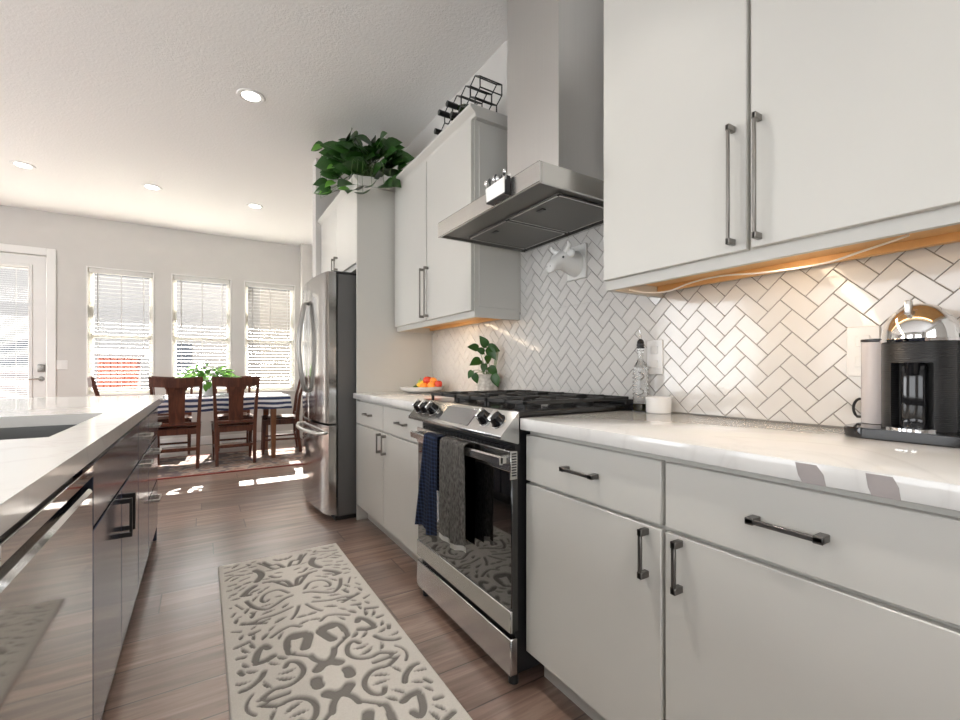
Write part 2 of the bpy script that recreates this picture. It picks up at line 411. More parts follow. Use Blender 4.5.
# windows of the far wall
for i, (x0, x1, z0, z1) in enumerate(WIN):
    w = thing('window_%d' % (i + 1), None, None, ((x0 + x1) / 2, FY + .09, z0)); w['kind'] = 'structure'
    y0, y1 = FY + .085, FY + .135
    f = MB()
    for a in ((x0, z0, x0 + .045, z1), (x1 - .045, z0, x1, z1), (x0 + .045, z0, x1 - .045, z0 + .05), (x0 + .045, z1 - .045, x1 - .045, z1)):
        f.box((a[0], y0, a[1]), (a[2], y1, a[3]), .004)
    f.build('window_frame', 'vinyl', w)
    MB().box((x0 + .045, y0 - .008, 1.485), (x1 - .045, y1 - .01, 1.53), .004).build('meeting_rail', 'vinyl', w)
    MB().box((x0 + .045, y0 + .028, z0 + .05), (x1 - .045, y0 + .032, z1 - .045)).build('glass_pane', 'pane', w)
    MB().box((x0 - .002, FY - .02, z0 - .018), (x1 + .002, FY + .085, z0 + .001), .003).build('window_sill', 'trim', w)
    c = MB()
    for a in ((x0 - .012, z0, x0 + .004, z1), (x1 - .004, z0, x1 + .012, z1), (x0 - .012, z1 - .004, x1 + .012, z1 + .012)):
        c.box((a[0], FY - .008, a[1]), (a[2], FY + .004, a[3]), .002)
    c.build('window_trim', 'trim', w)
    # blind
    lab = ['white slatted blind of the window nearest the glass door, orange shed behind it',
           'white slatted blind on the middle window behind the dining table',
           'white slatted blind on the window nearest the refrigerator'][i]
    b = thing('window_blind', lab, 'window blind', ((x0 + x1) / 2, FY + .045, z1 - .01), 0, 'blinds on the dining windows')
    MB().box((x0 + .012, FY + .012, z1 - .065), (x1 - .012, FY + .07, z1 - .004), .004).build('head_rail', 'slat', b)
    s_ = MB(); z = z1 - .105; zb = z0 + .045
    while z > zb:
        m = Matrix.Translation((0, FY + .045, z)) @ Matrix.Rotation(R(6), 4, 'X')
        s_.box((x0 + .016, -.024, -.0013), (x1 - .016, .024, .0013), m=m); z -= .050
    s_.build('slats', 'slat', b, smooth=0)
    MB().box((x0 + .016, FY + .022, zb - .018), (x1 - .016, FY + .068, zb), .003).build('bottom_rail', 'slat', b)
    l = MB()
    for q in (.15, .5, .85):
        xx = x0 + (x1 - x0) * q
        l.box((xx - .004, FY + .018, zb), (xx + .004, FY + .0195, z1 - .07))
    l.build('ladder_tape', 'slat', b, smooth=0)
    MB().tube([(x0 + .10, FY + .008, z1 - .07), (x0 + .10, FY + .008, z1 - .75)], .0035, 6).build('tilt_wand', 'pewter', b)

# glass patio door
d = thing('door_1', None, None, ((DOOR[0] + DOOR[1]) / 2, FY, 0)); d['kind'] = 'structure'
x0, x1, z1 = DOOR[0], DOOR[1], DOOR[3]
c = MB()
for a in ((x0 - .09, 0, x0, z1 + .09), (x1, 0, x1 + .085, z1 + .09), (x0, z1, x1, z1 + .09)):
    c.box((a[0], FY - .018, a[1]), (a[2], FY + .02, a[3]), .003)
c.build('door_casing', 'trim', d)
s_ = MB(); gx0, gx1, gz0, gz1 = x0 + .15, x1 - .155, .30, 2.335
for a in ((x0 + .012, .012, gx0, z1 - .012), (gx1, .012, x1 - .012, z1 - .012), (gx0, .012, gx1, gz0), (gx0, gz1, gx1, z1 - .012)):
    s_.box((a[0], FY + .03, a[1]), (a[2], FY + .075, a[3]))
s_.build('door_slab', 'trim', d, smooth=0)
f = MB()
for a in ((gx0 - .02, gz0 - .02, gx0 + .015, gz1 + .02), (gx1 - .015, gz0 - .02, gx1 + .02, gz1 + .02), (gx0, gz0 - .02, gx1, gz0 + .015), (gx0, gz1 - .015, gx1, gz1 + .02)):
    f.box((a[0], FY + .018, a[1]), (a[2], FY + .085, a[3]), .004)
f.build('glazing_frame', 'trim', d)
MB().box((gx0, FY + .068, gz0), (gx1, FY + .072, gz1)).build('glass_pane', 'pane', d)
h = MB().lathe([(.028, 0), (.030, .004), (.026, .012), (.012, .014), (.011, .045), (.0, .046)], m=Matrix.Translation((x1 - .055, FY + .03, .955)) @ Matrix.Rotation(R(90), 4, 'X'))
h.tube([(x1 - .055, FY - .012, .955), (x1 - .08, FY - .017, .957), (x1 - .17, FY - .014, .950), (x1 - .19, FY - .012, .947)], [.009, .009, .007, .006], 8)
h.build('door_handle', 'pewter', d)
MB().box((x1 - .09, FY + .008, 1.04), (x1 - .022, FY + .03, 1.135), .008, seg=2).lathe([(.018, 0), (.018, .012), (0, .012)], m=Matrix.Translation((x1 - .056, FY + .008, 1.085)) @ Matrix.Rotation(R(90), 4, 'X')).build('deadbolt', 'pewter', d)
b = thing('door_blind', 'white slatted blind inside the glass of the patio door', 'window blind', ((gx0 + gx1) / 2, FY + .03, gz1))
s_ = MB(); z = gz1 - .05
while z > gz0 + .04:
    m = Matrix.Translation((0, FY + .05, z)) @ Matrix.Rotation(R(8), 4, 'X')
    s_.box((gx0 + .016, -.008, -.0008), (gx1 - .016, .008, .0008), m=m); z -= .026
s_.build('slats', 'slat', b, smooth=0)
MB().box((gx0 + .016, FY + .04, gz1 - .04), (gx1 - .016, FY + .062, gz1 - .016), .002).build('head_rail', 'slat', b)
l = MB()
for q in (.2, .8): l.box((gx0 + (gx1 - gx0) * q - .002, FY + .036, gz0 + .03), (gx0 + (gx1 - gx0) * q + .002, FY + .037, gz1 - .04))
l.build('ladder_cord', 'slat', b, smooth=0)

def wall_plate(name, label, cat, c, n_axis, w, h, toggles, group=None):
    th_ = thing(name, label, cat, c, 0, group)
    def q(u, v, t0, t1, uu, vv):
        if n_axis == 'y': return ((c[0] + u - uu, c[1] - t1, c[2] + v - vv), (c[0] + u + uu, c[1] - t0, c[2] + v + vv))
        return ((c[0] - t1, c[1] + u - uu, c[2] + v - vv), (c[0] - t0, c[1] + u + uu, c[2] + v + vv))
    MB().box(*q(0, 0, 0, .006, w / 2, h / 2), .002).build('cover_plate', 'switch', th_)
    for (u, v, uu, vv, nm) in toggles:
        MB().box(*q(u, v, .006, .009, uu, vv), .001).build(nm, 'switch', th_)
    return th_
wall_plate('light_switch', 'white double light switch plate beside the patio door', 'light switch', (-1.49, FY, 1.13), 'y', .115, .115, [(-.024, 0, .016, .034, 'rocker'), (.024, 0, .016, .034, 'rocker')])

# outside
tag(MB().box((-16, FY + .16, -.2), (12, 40, -.1)).build('ground_patio', 'concrete', smooth=0), kind='structure')
hs = thing('neighbour_house', 'pale sided house with dark roof seen through the blinds', 'house', (-1, 20, -.1))
MB().box((-11, 19, -.1), (0.9, 26, 5.0)).build('wall', 'siding', hs, smooth=0)
MB().prism([(18.4, 4.95), (22.5, 6.3), (26.6, 4.95)], 0, -11.5, 1.4).build('roof', 'roof', hs, smooth=0)
for xx, zz in ((-8.5, .8), (-5.2, .8), (-1.4, .8)): MB().box((xx, 18.95, zz), (xx + 1.1, 19.02, zz + 1.2), .02).build('window', 'beam', hs)
h2 = thing('garden_house', 'beige rendered house close behind the window next to the refrigerator', 'house', (4, 12, -.1))
MB().box((1.15, 11.5, -.1), (8, 17, 3.3)).build('wall', 'beige_siding', h2, smooth=0)
MB().prism([(11.2, 3.28), (14.2, 4.1), (17.2, 3.28)], 0, .95, 8.2).build('roof', 'siding', h2, smooth=0)
sh = thing('garden_shed', 'orange-red boarded shed seen through the window beside the glass door', 'shed', (-1.35, 9.4, -.1))
mb = MB()
for k in range(6): mb.box((-1.41 + k * .085, 9.2, -.1), (-1.33 + k * .085, 9.7, 1.27), .004)
mb.build('boards', 'terracotta', sh)
MB().prism([(9.12, 1.27), (9.8, 1.27), (9.8, 1.42), (9.12, 1.33)], 0, -1.5, -.8).build('roof', 'roof', sh, smooth=0)
fn = thing('garden_fence', 'low dark mauve board fence outside the glass door', 'fence', (-4, 11, -.1))
mb = MB()
for k in range(8): mb.box((-9, 10.98, .02 + k * .135), (-1.7, 11.0, .145 + k * .135), .003)
mb.build('boards', 'fence', fn)
for k in range(5): MB().box((-8.6 + k * 1.65, 11.0, -.1), (-8.51 + k * 1.65, 11.09, 1.16), .004).build('post', 'fence', fn)
pb = thing('porch_beam', 'blue-grey porch beam crossing the tops of the windows outside', 'beam', (0, 8.45, 2.4))
MB().box((-5, 8.4, 2.46), (4, 8.5, 2.55), .006).build('beam', 'beam', pb)
for xx in (-4.9, 3.8): MB().box((xx, 8.4, -.1), (xx + .1, 8.5, 2.46), .006).build('post', 'beam', pb)

# recessed ceiling lights
LS = [((0.297, 3.565), 'round recessed ceiling light nearest the kitchen, above the aisle'),
      ((-1.449, 5.915), 'round recessed ceiling light nearest the patio door'),
      ((-0.453, 5.897), 'round recessed ceiling light in the middle of the dining ceiling row'),
      ((0.536, 5.931), 'round recessed ceiling light over the dining area nearest the refrigerator')]
first = None
for (lx, ly), lab in LS:
    if first is None:
        first = thing('recessed_light', lab, 'ceiling light', (lx, ly, CZ), 0, 'recessed ceiling lights')
        MB().lathe([(.058, -.002), (.075, -.010), (.088, -.008), (.092, 0.0)], n=32).build('trim_ring', 'trim', first, world=False)
        MB().lathe([(.0, -.004), (.059, -.004), (.059, -.001), (0, -.001)], n=32).build('lens', 'lamp', first, world=False)
        o = first
    else:
        o = copy_tree(first); o.location = (lx, ly, CZ); o['label'] = lab
    area('recessed_light_lamp', (lx, ly, CZ - .02), (0, 0, -1), .11, .11, 6, (1, .95, .88), 'DISK', 95)

# unseen ceiling lamps added over the kitchen to brighten floor, rug and counters
for (lx, ly) in ((0.297, 1.45), (0.297, -0.7), (-1.45, 3.56), (-1.45, 1.45), (-1.45, -0.7)):
    area('recessed_light_lamp', (lx, ly, CZ - .02), (0, 0, -1), .11, .11, 9, (1, .95, .88), 'DISK', 105)

# ------------------------------------------------------------------ handles
def pull(parent, c, length, axis, mat, out=.032, w=.011, nx=-1, name='handle', label=None):
    """bar pull on a face whose normal is nx*X; axis 'y' or 'z'; c = centre on the face"""
    mb = MB(); x0 = c[0]
    def b(xa, xb, ha, hb, wv):
        lo = [min(x0 + nx * xa, x0 + nx * xb), 0, 0]; hi = [max(x0 + nx * xa, x0 + nx * xb), 0, 0]
        if axis == 'z': lo[1], hi[1] = c[1] - wv, c[1] + wv; lo[2], hi[2] = c[2] + ha, c[2] + hb
        else: lo[2], hi[2] = c[2] - wv, c[2] + wv; lo[1], hi[1] = c[1] + ha, c[1] + hb
        mb.box(lo, hi, .0012)
    L = length / 2
    b(out - .008, out, -L, L, w * .42)
    b(0, out, -L, -L + .016, w * .62); b(0, out, L - .016, L, w * .62)
    o = mb.build(name, mat, parent)
    return o

# ------------------------------------------------------------------ base cabinets, right of the range
FX = .93
def base_cabinet(name, label, y0, y1, cols, xb=WX - .005, toe=True, pm='pewter', hy=None, dl=.13):
    c = thing(name, label, 'cabinet', (1.23, (y0 + y1) / 2, 0), 0, 'greige base cabinets')
    mb = MB().box((FX + .02, y0, .105), (xb, y1, .864)); mb.build('carcass', 'cab', c, smooth=0)
    MB().box((FX + .08, y0 + .002, 0.0), (FX + .10, y1 - .002, .105)).build('toe_kick', 'cab', c, smooth=0)
    MB().box((FX + .10, y0 + .002, 0.0), (FX + .55, y0 + .02, .105)).build('toe_side', 'cab', c, smooth=0)
    for (a, b, hand, dh) in cols:
        d_ = MB().box((FX, a, .693), (FX + .0195, b, .847), .002).build('drawer', 'cab', c)
        pull(d_, (FX, (a + b) / 2, .771), dl, 'y', pm, .030)
        d_ = MB().box((FX, a, .115), (FX + .0195, b, .683), .002).build('door', 'cab', c)
        hyy = a + .04 if hand < 0 else b - .04
        pull(d_, (FX, hyy, .617), .120, 'z', pm, .030)
    return c
base_cabinet('base_cabinet', 'greige base cabinet with two drawers and two doors right of the range', .125, 1.200, [(.675, 1.198, -1, 0), (.14, .664, 1, 0)], pm='dark_pull')
base_cabinet('base_cabinet', 'small greige base cabinet between the range and the refrigerator', 1.975, 3.142, [(2.605, 3.135, -1, 0), (1.982, 2.597, 1, 0)], dl=.13)

def slab(name, label, lo, hi, group=None):
    o = MB().box(lo, hi, .003, seg=2).build(name, 'quartz'); origin_mesh(o, ((lo[0] + hi[0]) / 2, (lo[1] + hi[1]) / 2, lo[2]))
    return tag(o, label, 'countertop', group)
ct = slab('countertop', 'white quartz countertop with grey veins right of the range', (.903, .11, .8655), (WX - .012, 1.197, .904))
# grey veins crossing the front edge
VEINS = ((.333, .368, .012), (.237, .272, .008))
for (ya, yb, sk) in (VEINS):
    mb = MB()
    p = [(ya, .8658), (yb, .8658), (yb + sk * .6, .878), (yb + sk, .9), (ya + sk * 1.2, .9), (ya + sk * .3, .885)]
    mb.prism(p, 0, .9026, .9034)
    tag(mb.build('stone_vein', 'vein', ct, smooth=0), 'grey vein in the quartz edge')
slab('countertop', 'short white quartz countertop under the fruit plate', (.903, 1.968, .8655), (WX - .012, 3.142, .904))

# backsplash in herringbone tile
bs = thing('tile_backsplash', 'white herringbone tile backsplash with grey grout behind the counters', 'backsplash', (WX - .006, 1.6, .904))
MB().box((WX - .008, .11, .9045), (WX - .001, 3.14, 1.382)).box((WX - .008, 1.10, 1.382), (WX - .001, 2.02, 1.78)).build('grout_bed', 'grout', bs, smooth=0)
W_ = .0484; q = W_ / math.sqrt(2)
ea = Vector((q, q)); eb = Vector((-q, q))
O_ = Vector((-.818, 1.283)) - 3 * ea - 2 * eb
mb = MB(); random.seed(4)
bmt = mb.bm
regs = [(-3.14, -.11, .906, 1.378), (-2.008, -1.108, 1.378, 1.776)]
def clip(poly, r):
    def cut(pl, f, isec):
        out = []
        for i in range(len(pl)):
            a, b = pl[i], pl[(i + 1) % len(pl)]
            fa, fb = f(a), f(b)
            if fa >= 0: out.append(a)
            if fa * fb < 0: out.append(a + (b - a) * (fa / (fa - fb)))
        return out
    for f in (lambda p: p.x - r[0], lambda p: r[1] - p.x, lambda p: p.y - r[2], lambda p: r[3] - p.y):
        poly = cut(poly, f, None)
        if len(poly) < 3: return []
    return poly
def poly_area(p): return abs(sum(p[i].x * p[(i + 1) % len(p)].y - p[(i + 1) % len(p)].x * p[i].y for i in range(len(p)))) / 2
g = .0012
for a in range(-60, 80):
    for b in range(-60, 80):
        tt = (a - b) % 4
        if tt not in (0, 3): continue
        la, lb = (2, 1) if tt == 0 else (1, 2)
        o = O_ + ea * a + eb * b
        cx_ = o + ea * la / 2 + eb * lb / 2
        if not (-3.3 < cx_.x < 0.05 and .8 < cx_.y < 1.9): continue
        ua, ub = ea.normalized(), eb.normalized()
        c4 = [o + ua * g + ub * g, o + ea * la - ua * g + ub * g, o + ea * la + eb * lb - ua * g - ub * g, o + eb * lb + ua * g - ub * g]
        tx, ty = random.uniform(-.012, .012), random.uniform(-.012, .012)
        for r in regs:
            p = clip(c4, r)
            if len(p) < 3 or poly_area(p) < 2e-5: continue
            ctr = sum(p, Vector((0, 0))) / len(p)
            top = [ctr + (v - ctr) * (1 - .0016 / max((v - ctr).length, .004)) for v in p]
            rings = []
            for pts, hgt in ((p, 0), (p, .0016), (top, .0026)):
                rings.append([Vector((WX - .008 - hgt - ((v - cx_).x * tx + (v - cx_).y * ty if hgt > .002 else 0), -v.x, v.y)) for v in pts])
            vr = [[bmt.verts.new(v) for v in rg] for rg in rings]
            n = len(p)
            for A, B in zip(vr, vr[1:]):
                for i in range(n): bmt.faces.new((A[i], A[(i + 1) % n], B[(i + 1) % n], B[i]))
            bmt.faces.new(vr[-1])
mb.build('tiles', 'tile', bs, smooth=0)

wall_plate('outlet', 'white outlet plate on the tiles behind the oil bottle', 'outlet', (WX - .0105, 1.128, 1.115), 'x', .072, .135, [(0, .028, .016, .014, 'socket'), (0, -.028, .016, .014, 'socket')], 'outlet plates on the backsplash')
wall_plate('outlet', 'white outlet plate on the tiles behind the coffee machine', 'outlet', (WX - .0105, .475, 1.115), 'x', .072, .135, [(0, .028, .016, .014, 'socket'), (0, -.028, .016, .014, 'socket')], 'outlet plates on the backsplash')

# ------------------------------------------------------------------ upper cabinets
UX = 1.20
def upper_cabinet(label, y0, y1, split, crown_ends):
    c = thing('wall_cabinet', label, 'cabinet', (1.36, (y0 + y1) / 2, 1.346), 0, 'greige wall cabinets')
    mb = MB().box((UX + .02, y0, 1.39), (WX - .002, y1, 2.40))
    mb.box((UX + .02, y0, 1.346), (UX + .038, y1, 1.39)).box((UX + .038, y0, 1.346), (WX - .014, y0 + .018, 1.39)).box((UX + .038, y1 - .018, 1.346), (WX - .014, y1, 1.39))
    mb.build('carcass', 'cab', c, smooth=0)
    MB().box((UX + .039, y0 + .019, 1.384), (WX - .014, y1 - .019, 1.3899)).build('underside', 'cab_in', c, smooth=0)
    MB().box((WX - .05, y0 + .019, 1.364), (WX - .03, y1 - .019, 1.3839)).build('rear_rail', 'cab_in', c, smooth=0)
    for (a, b, hy) in ((y0 + .006, split - .0055, split - .028), (split + .0055, y1 - .006, split + .038)):
        d_ = MB().box((UX, a, 1.379), (UX + .0195, b, 2.385), .002).build('door', 'cab', c)
        pull(d_, (UX, hy, 1.553), .315, 'z', 'pewter', .032, .009)
    prof = [(UX + .02, 2.385), (UX + .008, 2.39), (UX + .004, 2.405), (UX - .018, 2.425), (UX - .024, 2.432), (UX - .024, 2.445), (WX - .002, 2.445), (WX - .002, 2.385)]
    m = MB().prism(prof, 1, y0 - (.03 if crown_ends else 0), y1)
    m.build('crown_molding', 'cab', c, smooth=0)
    s_ = MB().box((UX + .05, y0 + .03, 1.376), (UX + .068, y1 - .03, 1.3838)); s_.build('light_strip', 'led', c, smooth=0)
    area('under_cabinet_lamp', (UX + .17, (y0 + y1) / 2, 1.374), (0.35, 0, -1), .04, (y1 - y0) - .1, LEDP * (y1 - y0), (1, .78, .55))
    return c
LEDP = 1.8
upper_cabinet('greige wall cabinet with two long pulls above the coffee machine', .095, 1.110, .612, False)
fc = upper_cabinet('greige wall cabinet carrying the wine rack, left of the hood', 2.01, 3.118, 2.566, True)
# recessed end panel on the visible end
MB().box((UX + .045, 2.004, 1.40), (WX - .03, 2.0098, 2.36), .002).build('end_panel', 'cab', fc)
# power cable of the LED strip
pts = [(1.30, 1.075, 1.352), (1.34, 1.03, 1.340), (1.40, .987, 1.344), (1.40, .903, 1.359), (1.40, .801, 1.364), (1.40, .681, 1.352), (1.40, .577, 1.347), (1.40, .508, 1.349), (1.40, .445, 1.361), (1.40, .379, 1.374), (1.40, .35, 1.381)]
sm = []
for i in range(len(pts) - 1):
    for k in range(5):
        tt = k / 5; p0, p1, p2, p3 = [Vector(pts[max(0, min(len(pts) - 1, i + j))]) for j in (-1, 0, 1, 2)]
        sm.append(.5 * ((2 * p1) + (-p0 + p2) * tt + (2 * p0 - 5 * p1 + 4 * p2 - p3) * tt ** 2 + (-p0 + 3 * p1 - 3 * p2 + p3) * tt ** 3))
tag(MB().tube(sm, .0028, 8).build('light_cable', 'cable'), 'thin white cable sagging under the cabinet above the coffee machine', 'cable')

# cabinet above the refrigerator with its tall side panel
c = thing('refrigerator_cabinet', 'greige cabinet above the refrigerator, trailing plant on top', 'cabinet', (1.2, 3.7, 1.83))
MB().box((.952, 3.163, 1.80), (WX - .002, 4.285, 2.40)).build('carcass', 'cab', c, smooth=0)
for (a, b, hy) in ((3.168, 3.716, 3.68), (3.724, 4.26, 3.76)):
    d_ = MB().box((.932, a, 1.835), (.951, b, 2.385), .002).build('door', 'cab', c)
    pull(d_, (.932, hy, 1.925), .11, 'z', 'pewter', .032)
MB().prism([(.95, 2.385), (.938, 2.39), (.934, 2.405), (.912, 2.425), (.906, 2.432), (.906, 2.445), (WX - .002, 2.445), (WX - .002, 2.385)], 1, 3.135, 4.285).build('crown_molding', 'cab', c, smooth=0)
tag(origin_mesh(MB().box((.932, 3.143, 0), (WX - .002, 3.162, 2.384), .0015).build('tall_side_panel', 'cab'), (1.2, 3.15, 0)), 'tall greige panel standing between counter and refrigerator', 'panel')

# ------------------------------------------------------------------ range
rg = thing('gas_range', 'stainless steel slide-in gas range with towels on its handle', 'range', (1.2, 1.575, 0))
RY0, RY1, RX = 1.219, 1.959, .867
RY0 = 1.200
MB().box((RX + .03, 1.216, .035), (1.50, RY1, .905)).build('body', 'black', rg, smooth=0)
MB().box((RX, RY0, .046), (RX + .03, RY1, .168), .003).build('storage_drawer', 'steel_y', rg)
dr = MB().box((RX + .006, RY0 + .002, .188), (RX + .034, RY1, .79), .003).build('oven_door', 'blackglass', rg)
MB().box((RX, RY0, .188), (RX + .01, RY1, .262), .002).build('lower_trim', 'steel_y', dr)
mb = MB().box((RX, RY0, .725), (RX + .01, RY1, .795), .002)
mb.box((RX, RY0 - .001, .70), (RX + .028, RY0 + .006, .795), .001)
mb.build('upper_trim', 'steel_y', dr)
mb = MB()
for k in range(9): mb.box((RX + .005, RY0 - .0025, .712 + k * .009), (RX + .023, RY0 - .0008, .716 + k * .009))
mb.build('side_vent', 'black', dr, smooth=0)
mb = MB()
for k in range(26): mb.box((RX + .008, RY0 + .03 + k * .0265, .797), (RX + .03, RY0 + .05 + k * .0265, .806), .002)
mb.build('top_vent', 'black', rg)
# handle, bowed bar on curved posts
hp = []
for k in range(13):
    tt = k / 12; yy = RY0 + .012 + (RY1 - RY0 - .022) * tt
    hp.append((RX - .030 - .014 * math.sin(math.pi * tt), yy))
mb = MB()
mb.loft([[Vector((x - .006, y, .752)), Vector((x + .006, y, .750)), Vector((x + .008, y, .772)), Vector((x - .002, y, .781)), Vector((x - .008, y, .776))] for x, y in hp])
for yy, s in ((hp[0][1], 1), (hp[-1][1], -1)):
    mb.box((RX - .034, min(yy, yy + s * .02), .752), (RX + .002, max(yy, yy + s * .02), .778), .003)
mb.build('oven_handle', 'steel_y', dr)
# control panel
prof = [(.825, .838), (.825, .850), (.896, .9235), (.9015, .9245), (.9015, .819), (.896, .815)]
MB().prism(prof, 1, RY0 - .003, RY1 + .002, .0015).build('control_panel', 'steel_y', rg)
sl = Vector((.071, 0, .0735)).normalized(); nrm = Vector((-sl.z, 0, sl.x))
def on_slope(s_, yy, lift): return Vector((.825, yy, .850)) + sl * s_ + nrm * lift
mb = MB(); A = [on_slope(.012, 1.425, .0006), on_slope(.012, 1.665, .0006), on_slope(.088, 1.665, .0006), on_slope(.088, 1.425, .0006)]
mb.loft([[p + nrm * 0 for p in A], [p + nrm * .0012 for p in A]])
t = NT('display_glass'); t.p(Base_Color=(0.22, 0.22, 0.225), Roughness=0.08, Metallic=0.55); M['display'] = t.m
mb.build('display', 'display', rg, smooth=0)
rot = nrm.to_track_quat('Z', 'Y').to_matrix().to_4x4()
k0 = None
for yy in (1.895, 1.828, 1.755, 1.340, 1.256):
    loc = on_slope(.052, yy, .0)
    if k0 is None:
        k0 = MB().lathe([(.027, .0), (.028, .006), (.0245, .011), (.0225, .030), (.0205, .034), (0, .035)], n=28, m=rot).build('knob', 'black_gloss', rg, world=False)
        mb = MB().box((-.006, -.021, .030), (.006, .021, .046), .002, m=rot)
        mb.build('knob_grip', 'chrome', k0, world=False)
        MB().lathe([(.0285, 0), (.0300, .001), (.0300, .004), (.0285, .0045)], n=28, m=rot).build('knob_ring', 'chrome', k0, world=False)
        kk = k0
    else: kk = copy_tree(k0, rg)
    kk.location = loc - rg.location
# cooktop
MB().box((.902, RY0 + .003, .9055), (1.505, RY1 + .012, .9265), .004).build('cooktop', 'enamel', rg)
MB().box((1.47, RY0 + .01, .927), (1.505, RY1, .945), .004).build('rear_vent', 'iron', rg)
for (bx, by, br) in ((1.05, 1.34, .05), (1.34, 1.34, .04), (1.05, 1.80, .045), (1.34, 1.80, .038), (1.19, 1.577, .052)):
    MB().lathe([(br, 0), (br, .008), (br * .8, .010), (br * .8, .017), (br * .7, .019), (0, .019)], (bx, by, .927), 24).build('burner', 'iron', rg)
g0 = None
for k, ya in enumerate((1.212, 1.459, 1.706)):
    yb = ya + .24
    mb = MB(); z0, z1 = .944, .958
    for yy in (ya, yb - .012): mb.box((.935, yy, z0), (1.465, yy + .012, z1), .002)
    for xx in (.935, 1.195, 1.453): mb.box((xx, ya, z0), (xx + .012, yb, z1), .002)
    for xc in (1.055, 1.325):
        mb.box((xc - .005, ya, z0 + .002), (xc + .005, ya + .085, z1 + .003), .002); mb.box((xc - .005, yb - .085, z0 + .002), (xc + .005, yb, z1 + .003), .002)
        mb.box((xc - .125, (ya + yb) / 2 - .005, z0 + .002), (xc - .045, (ya + yb) / 2 + .005, z1 + .003), .002)
        mb.box((xc + .045, (ya + yb) / 2 - .005, z0 + .002), (xc + .125, (ya + yb) / 2 + .005, z1 + .003), .002)
    for xx in (.937, 1.453):
        for yy in (ya + .002, yb - .012): mb.box((xx, yy, .9265), (xx + .01, yy + .01, z0))
    mb.build('grate', 'iron', rg)
for (xx, yy) in ((.885, 1.235), (.885, 1.93), (1.42, 1.235), (1.42, 1.93)):
    MB().lathe([(.018, 0), (.018, .03), (.010, .03), (.010, .046)], (xx + .02, yy, 0), 16).build('foot', 'black', rg)

# towels draped over the oven handle
def towel(name, label, y0, y1, zf, zb, mat, hem=None, seedv=1, shrink=0.0, flare=0.0):
    random.seed(seedv)
    t0 = thing(name, label, 'towel', (RX - .06, (y0 + y1) / 2, .79), 0)
    nu, nv = 40, 60
    ph = [random.uniform(0, 6.28) for _ in range(4)]
    def pt(u, v, off):
        # v 0..1 : front bottom -> over bar -> back bottom
        yc = (y0 + y1) / 2; w = (y1 - y0)
        path = v
        xf, xb2, zt = RX - .060, RX - .014, .788
        if v < .62:
            f = v / .62; z = zf + (zt - zf) * f; x = xf; hang = 1 - f
        elif v < .72:
            a = (v - .62) / .10 * math.pi; x = (xf + xb2) / 2 - (xb2 - xf) / 2 * math.cos(a); z = zt + .010 * math.sin(a); hang = 0
        else:
            f = (v - .72) / .28; z = zt - (zt - zb) * f; x = xb2; hang = f * .35
        ww = w * (1 + flare * hang)
        y = yc + (u - .5) * ww + shrink * hang
        fold = (.0065 * math.sin(u * 9.5 + ph[0]) + .003 * math.sin(u * 21 + ph[1] + v * 3)) * (.25 + hang)
        if v < .62: x = min(x + fold - .002, RX - .052)
        z += .006 * math.sin(u * 7 + ph[2]) * (1 if v < .05 else 0)
        return Vector((x + off, y, z))
    for part, (va, vb), mt in (('fabric', (0, 1), mat),) if not hem else (('fabric', (.028, 1), mat), ('hem', (0, .030), 'towel_hem')):
        mb = MB(); n = nv if part == 'fabric' else 3
        rows = []
        for j in range(n + 1):
            v = va + (vb - va) * j / n
            rows.append([pt(i / nu, v, 0) for i in range(nu + 1)])
        mb.loft(rows, cap=False, closed=False)
        geo = bmesh.ops.solidify(mb.bm, geom=mb.bm.faces[:], thickness=.004)
        mb.build(part, mt, t0, smooth=80)
    return t0
towel('dish_towel', 'navy blue checked dish towel on the oven handle', 1.618, 1.745, .385, .55, 'navy_towel', None, 3, .045, .45)
towel('hand_towel', 'grey terry towel with white hem on the oven handle', 1.405, 1.592, .395, .42, 'grey_towel', True, 8, .0, .02)

# ------------------------------------------------------------------ range hood
hd = thing('range_hood', 'stainless steel chimney range hood above the gas range', 'range hood', (1.25, 1.575, 1.712))
hx, hy0, hy1, hz0, hz1 = .98, 1.188, 1.961, 1.712, 1.783
mb = MB()
mb.box((hx, hy0, hz0), (hx + .012, hy1, hz1), .0015).box((hx + .012, hy0, hz0), (WX - .012, hy0 + .012, hz1)).box((hx + .012, hy1 - .012, hz0), (WX - .012, hy1, hz1)).box((WX - .03, hy0 + .012, hz0), (WX - .012, hy1 - .012, hz1))
mb.box((hx + .012, hy0 + .012, hz1 - .004), (WX - .03, hy1 - .012, hz1))
mb.build('canopy', 'steel_y', hd, smooth=0)
mb = MB()
mb.loft([[Vector((hx + .0, hy0, hz1)), Vector((WX - .012, hy0, hz1)), Vector((WX - .012, hy1, hz1)), Vector((hx, hy1, hz1))],
         [Vector((hx + .02, hy0 + .02, hz1 + .006)), Vector((WX - .012, hy0 + .02, hz1 + .006)), Vector((WX - .012, hy1 - .02, hz1 + .006)), Vector((hx + .02, hy1 - .02, hz1 + .006))]])
mb.build('canopy_top', 'steel_y', hd, smooth=0)
MB().box((1.25, 1.392, hz1 + .006), (WX - .012, 1.757, CZ - .001), .001).build('chimney', 'steel_z', hd, smooth=0)
MB().box((hx + .02, hy0 + .014, hz0 + .012), (WX - .032, hy1 - .014, hz0 + .02)).build('under_panel', 'filter', hd, smooth=0)
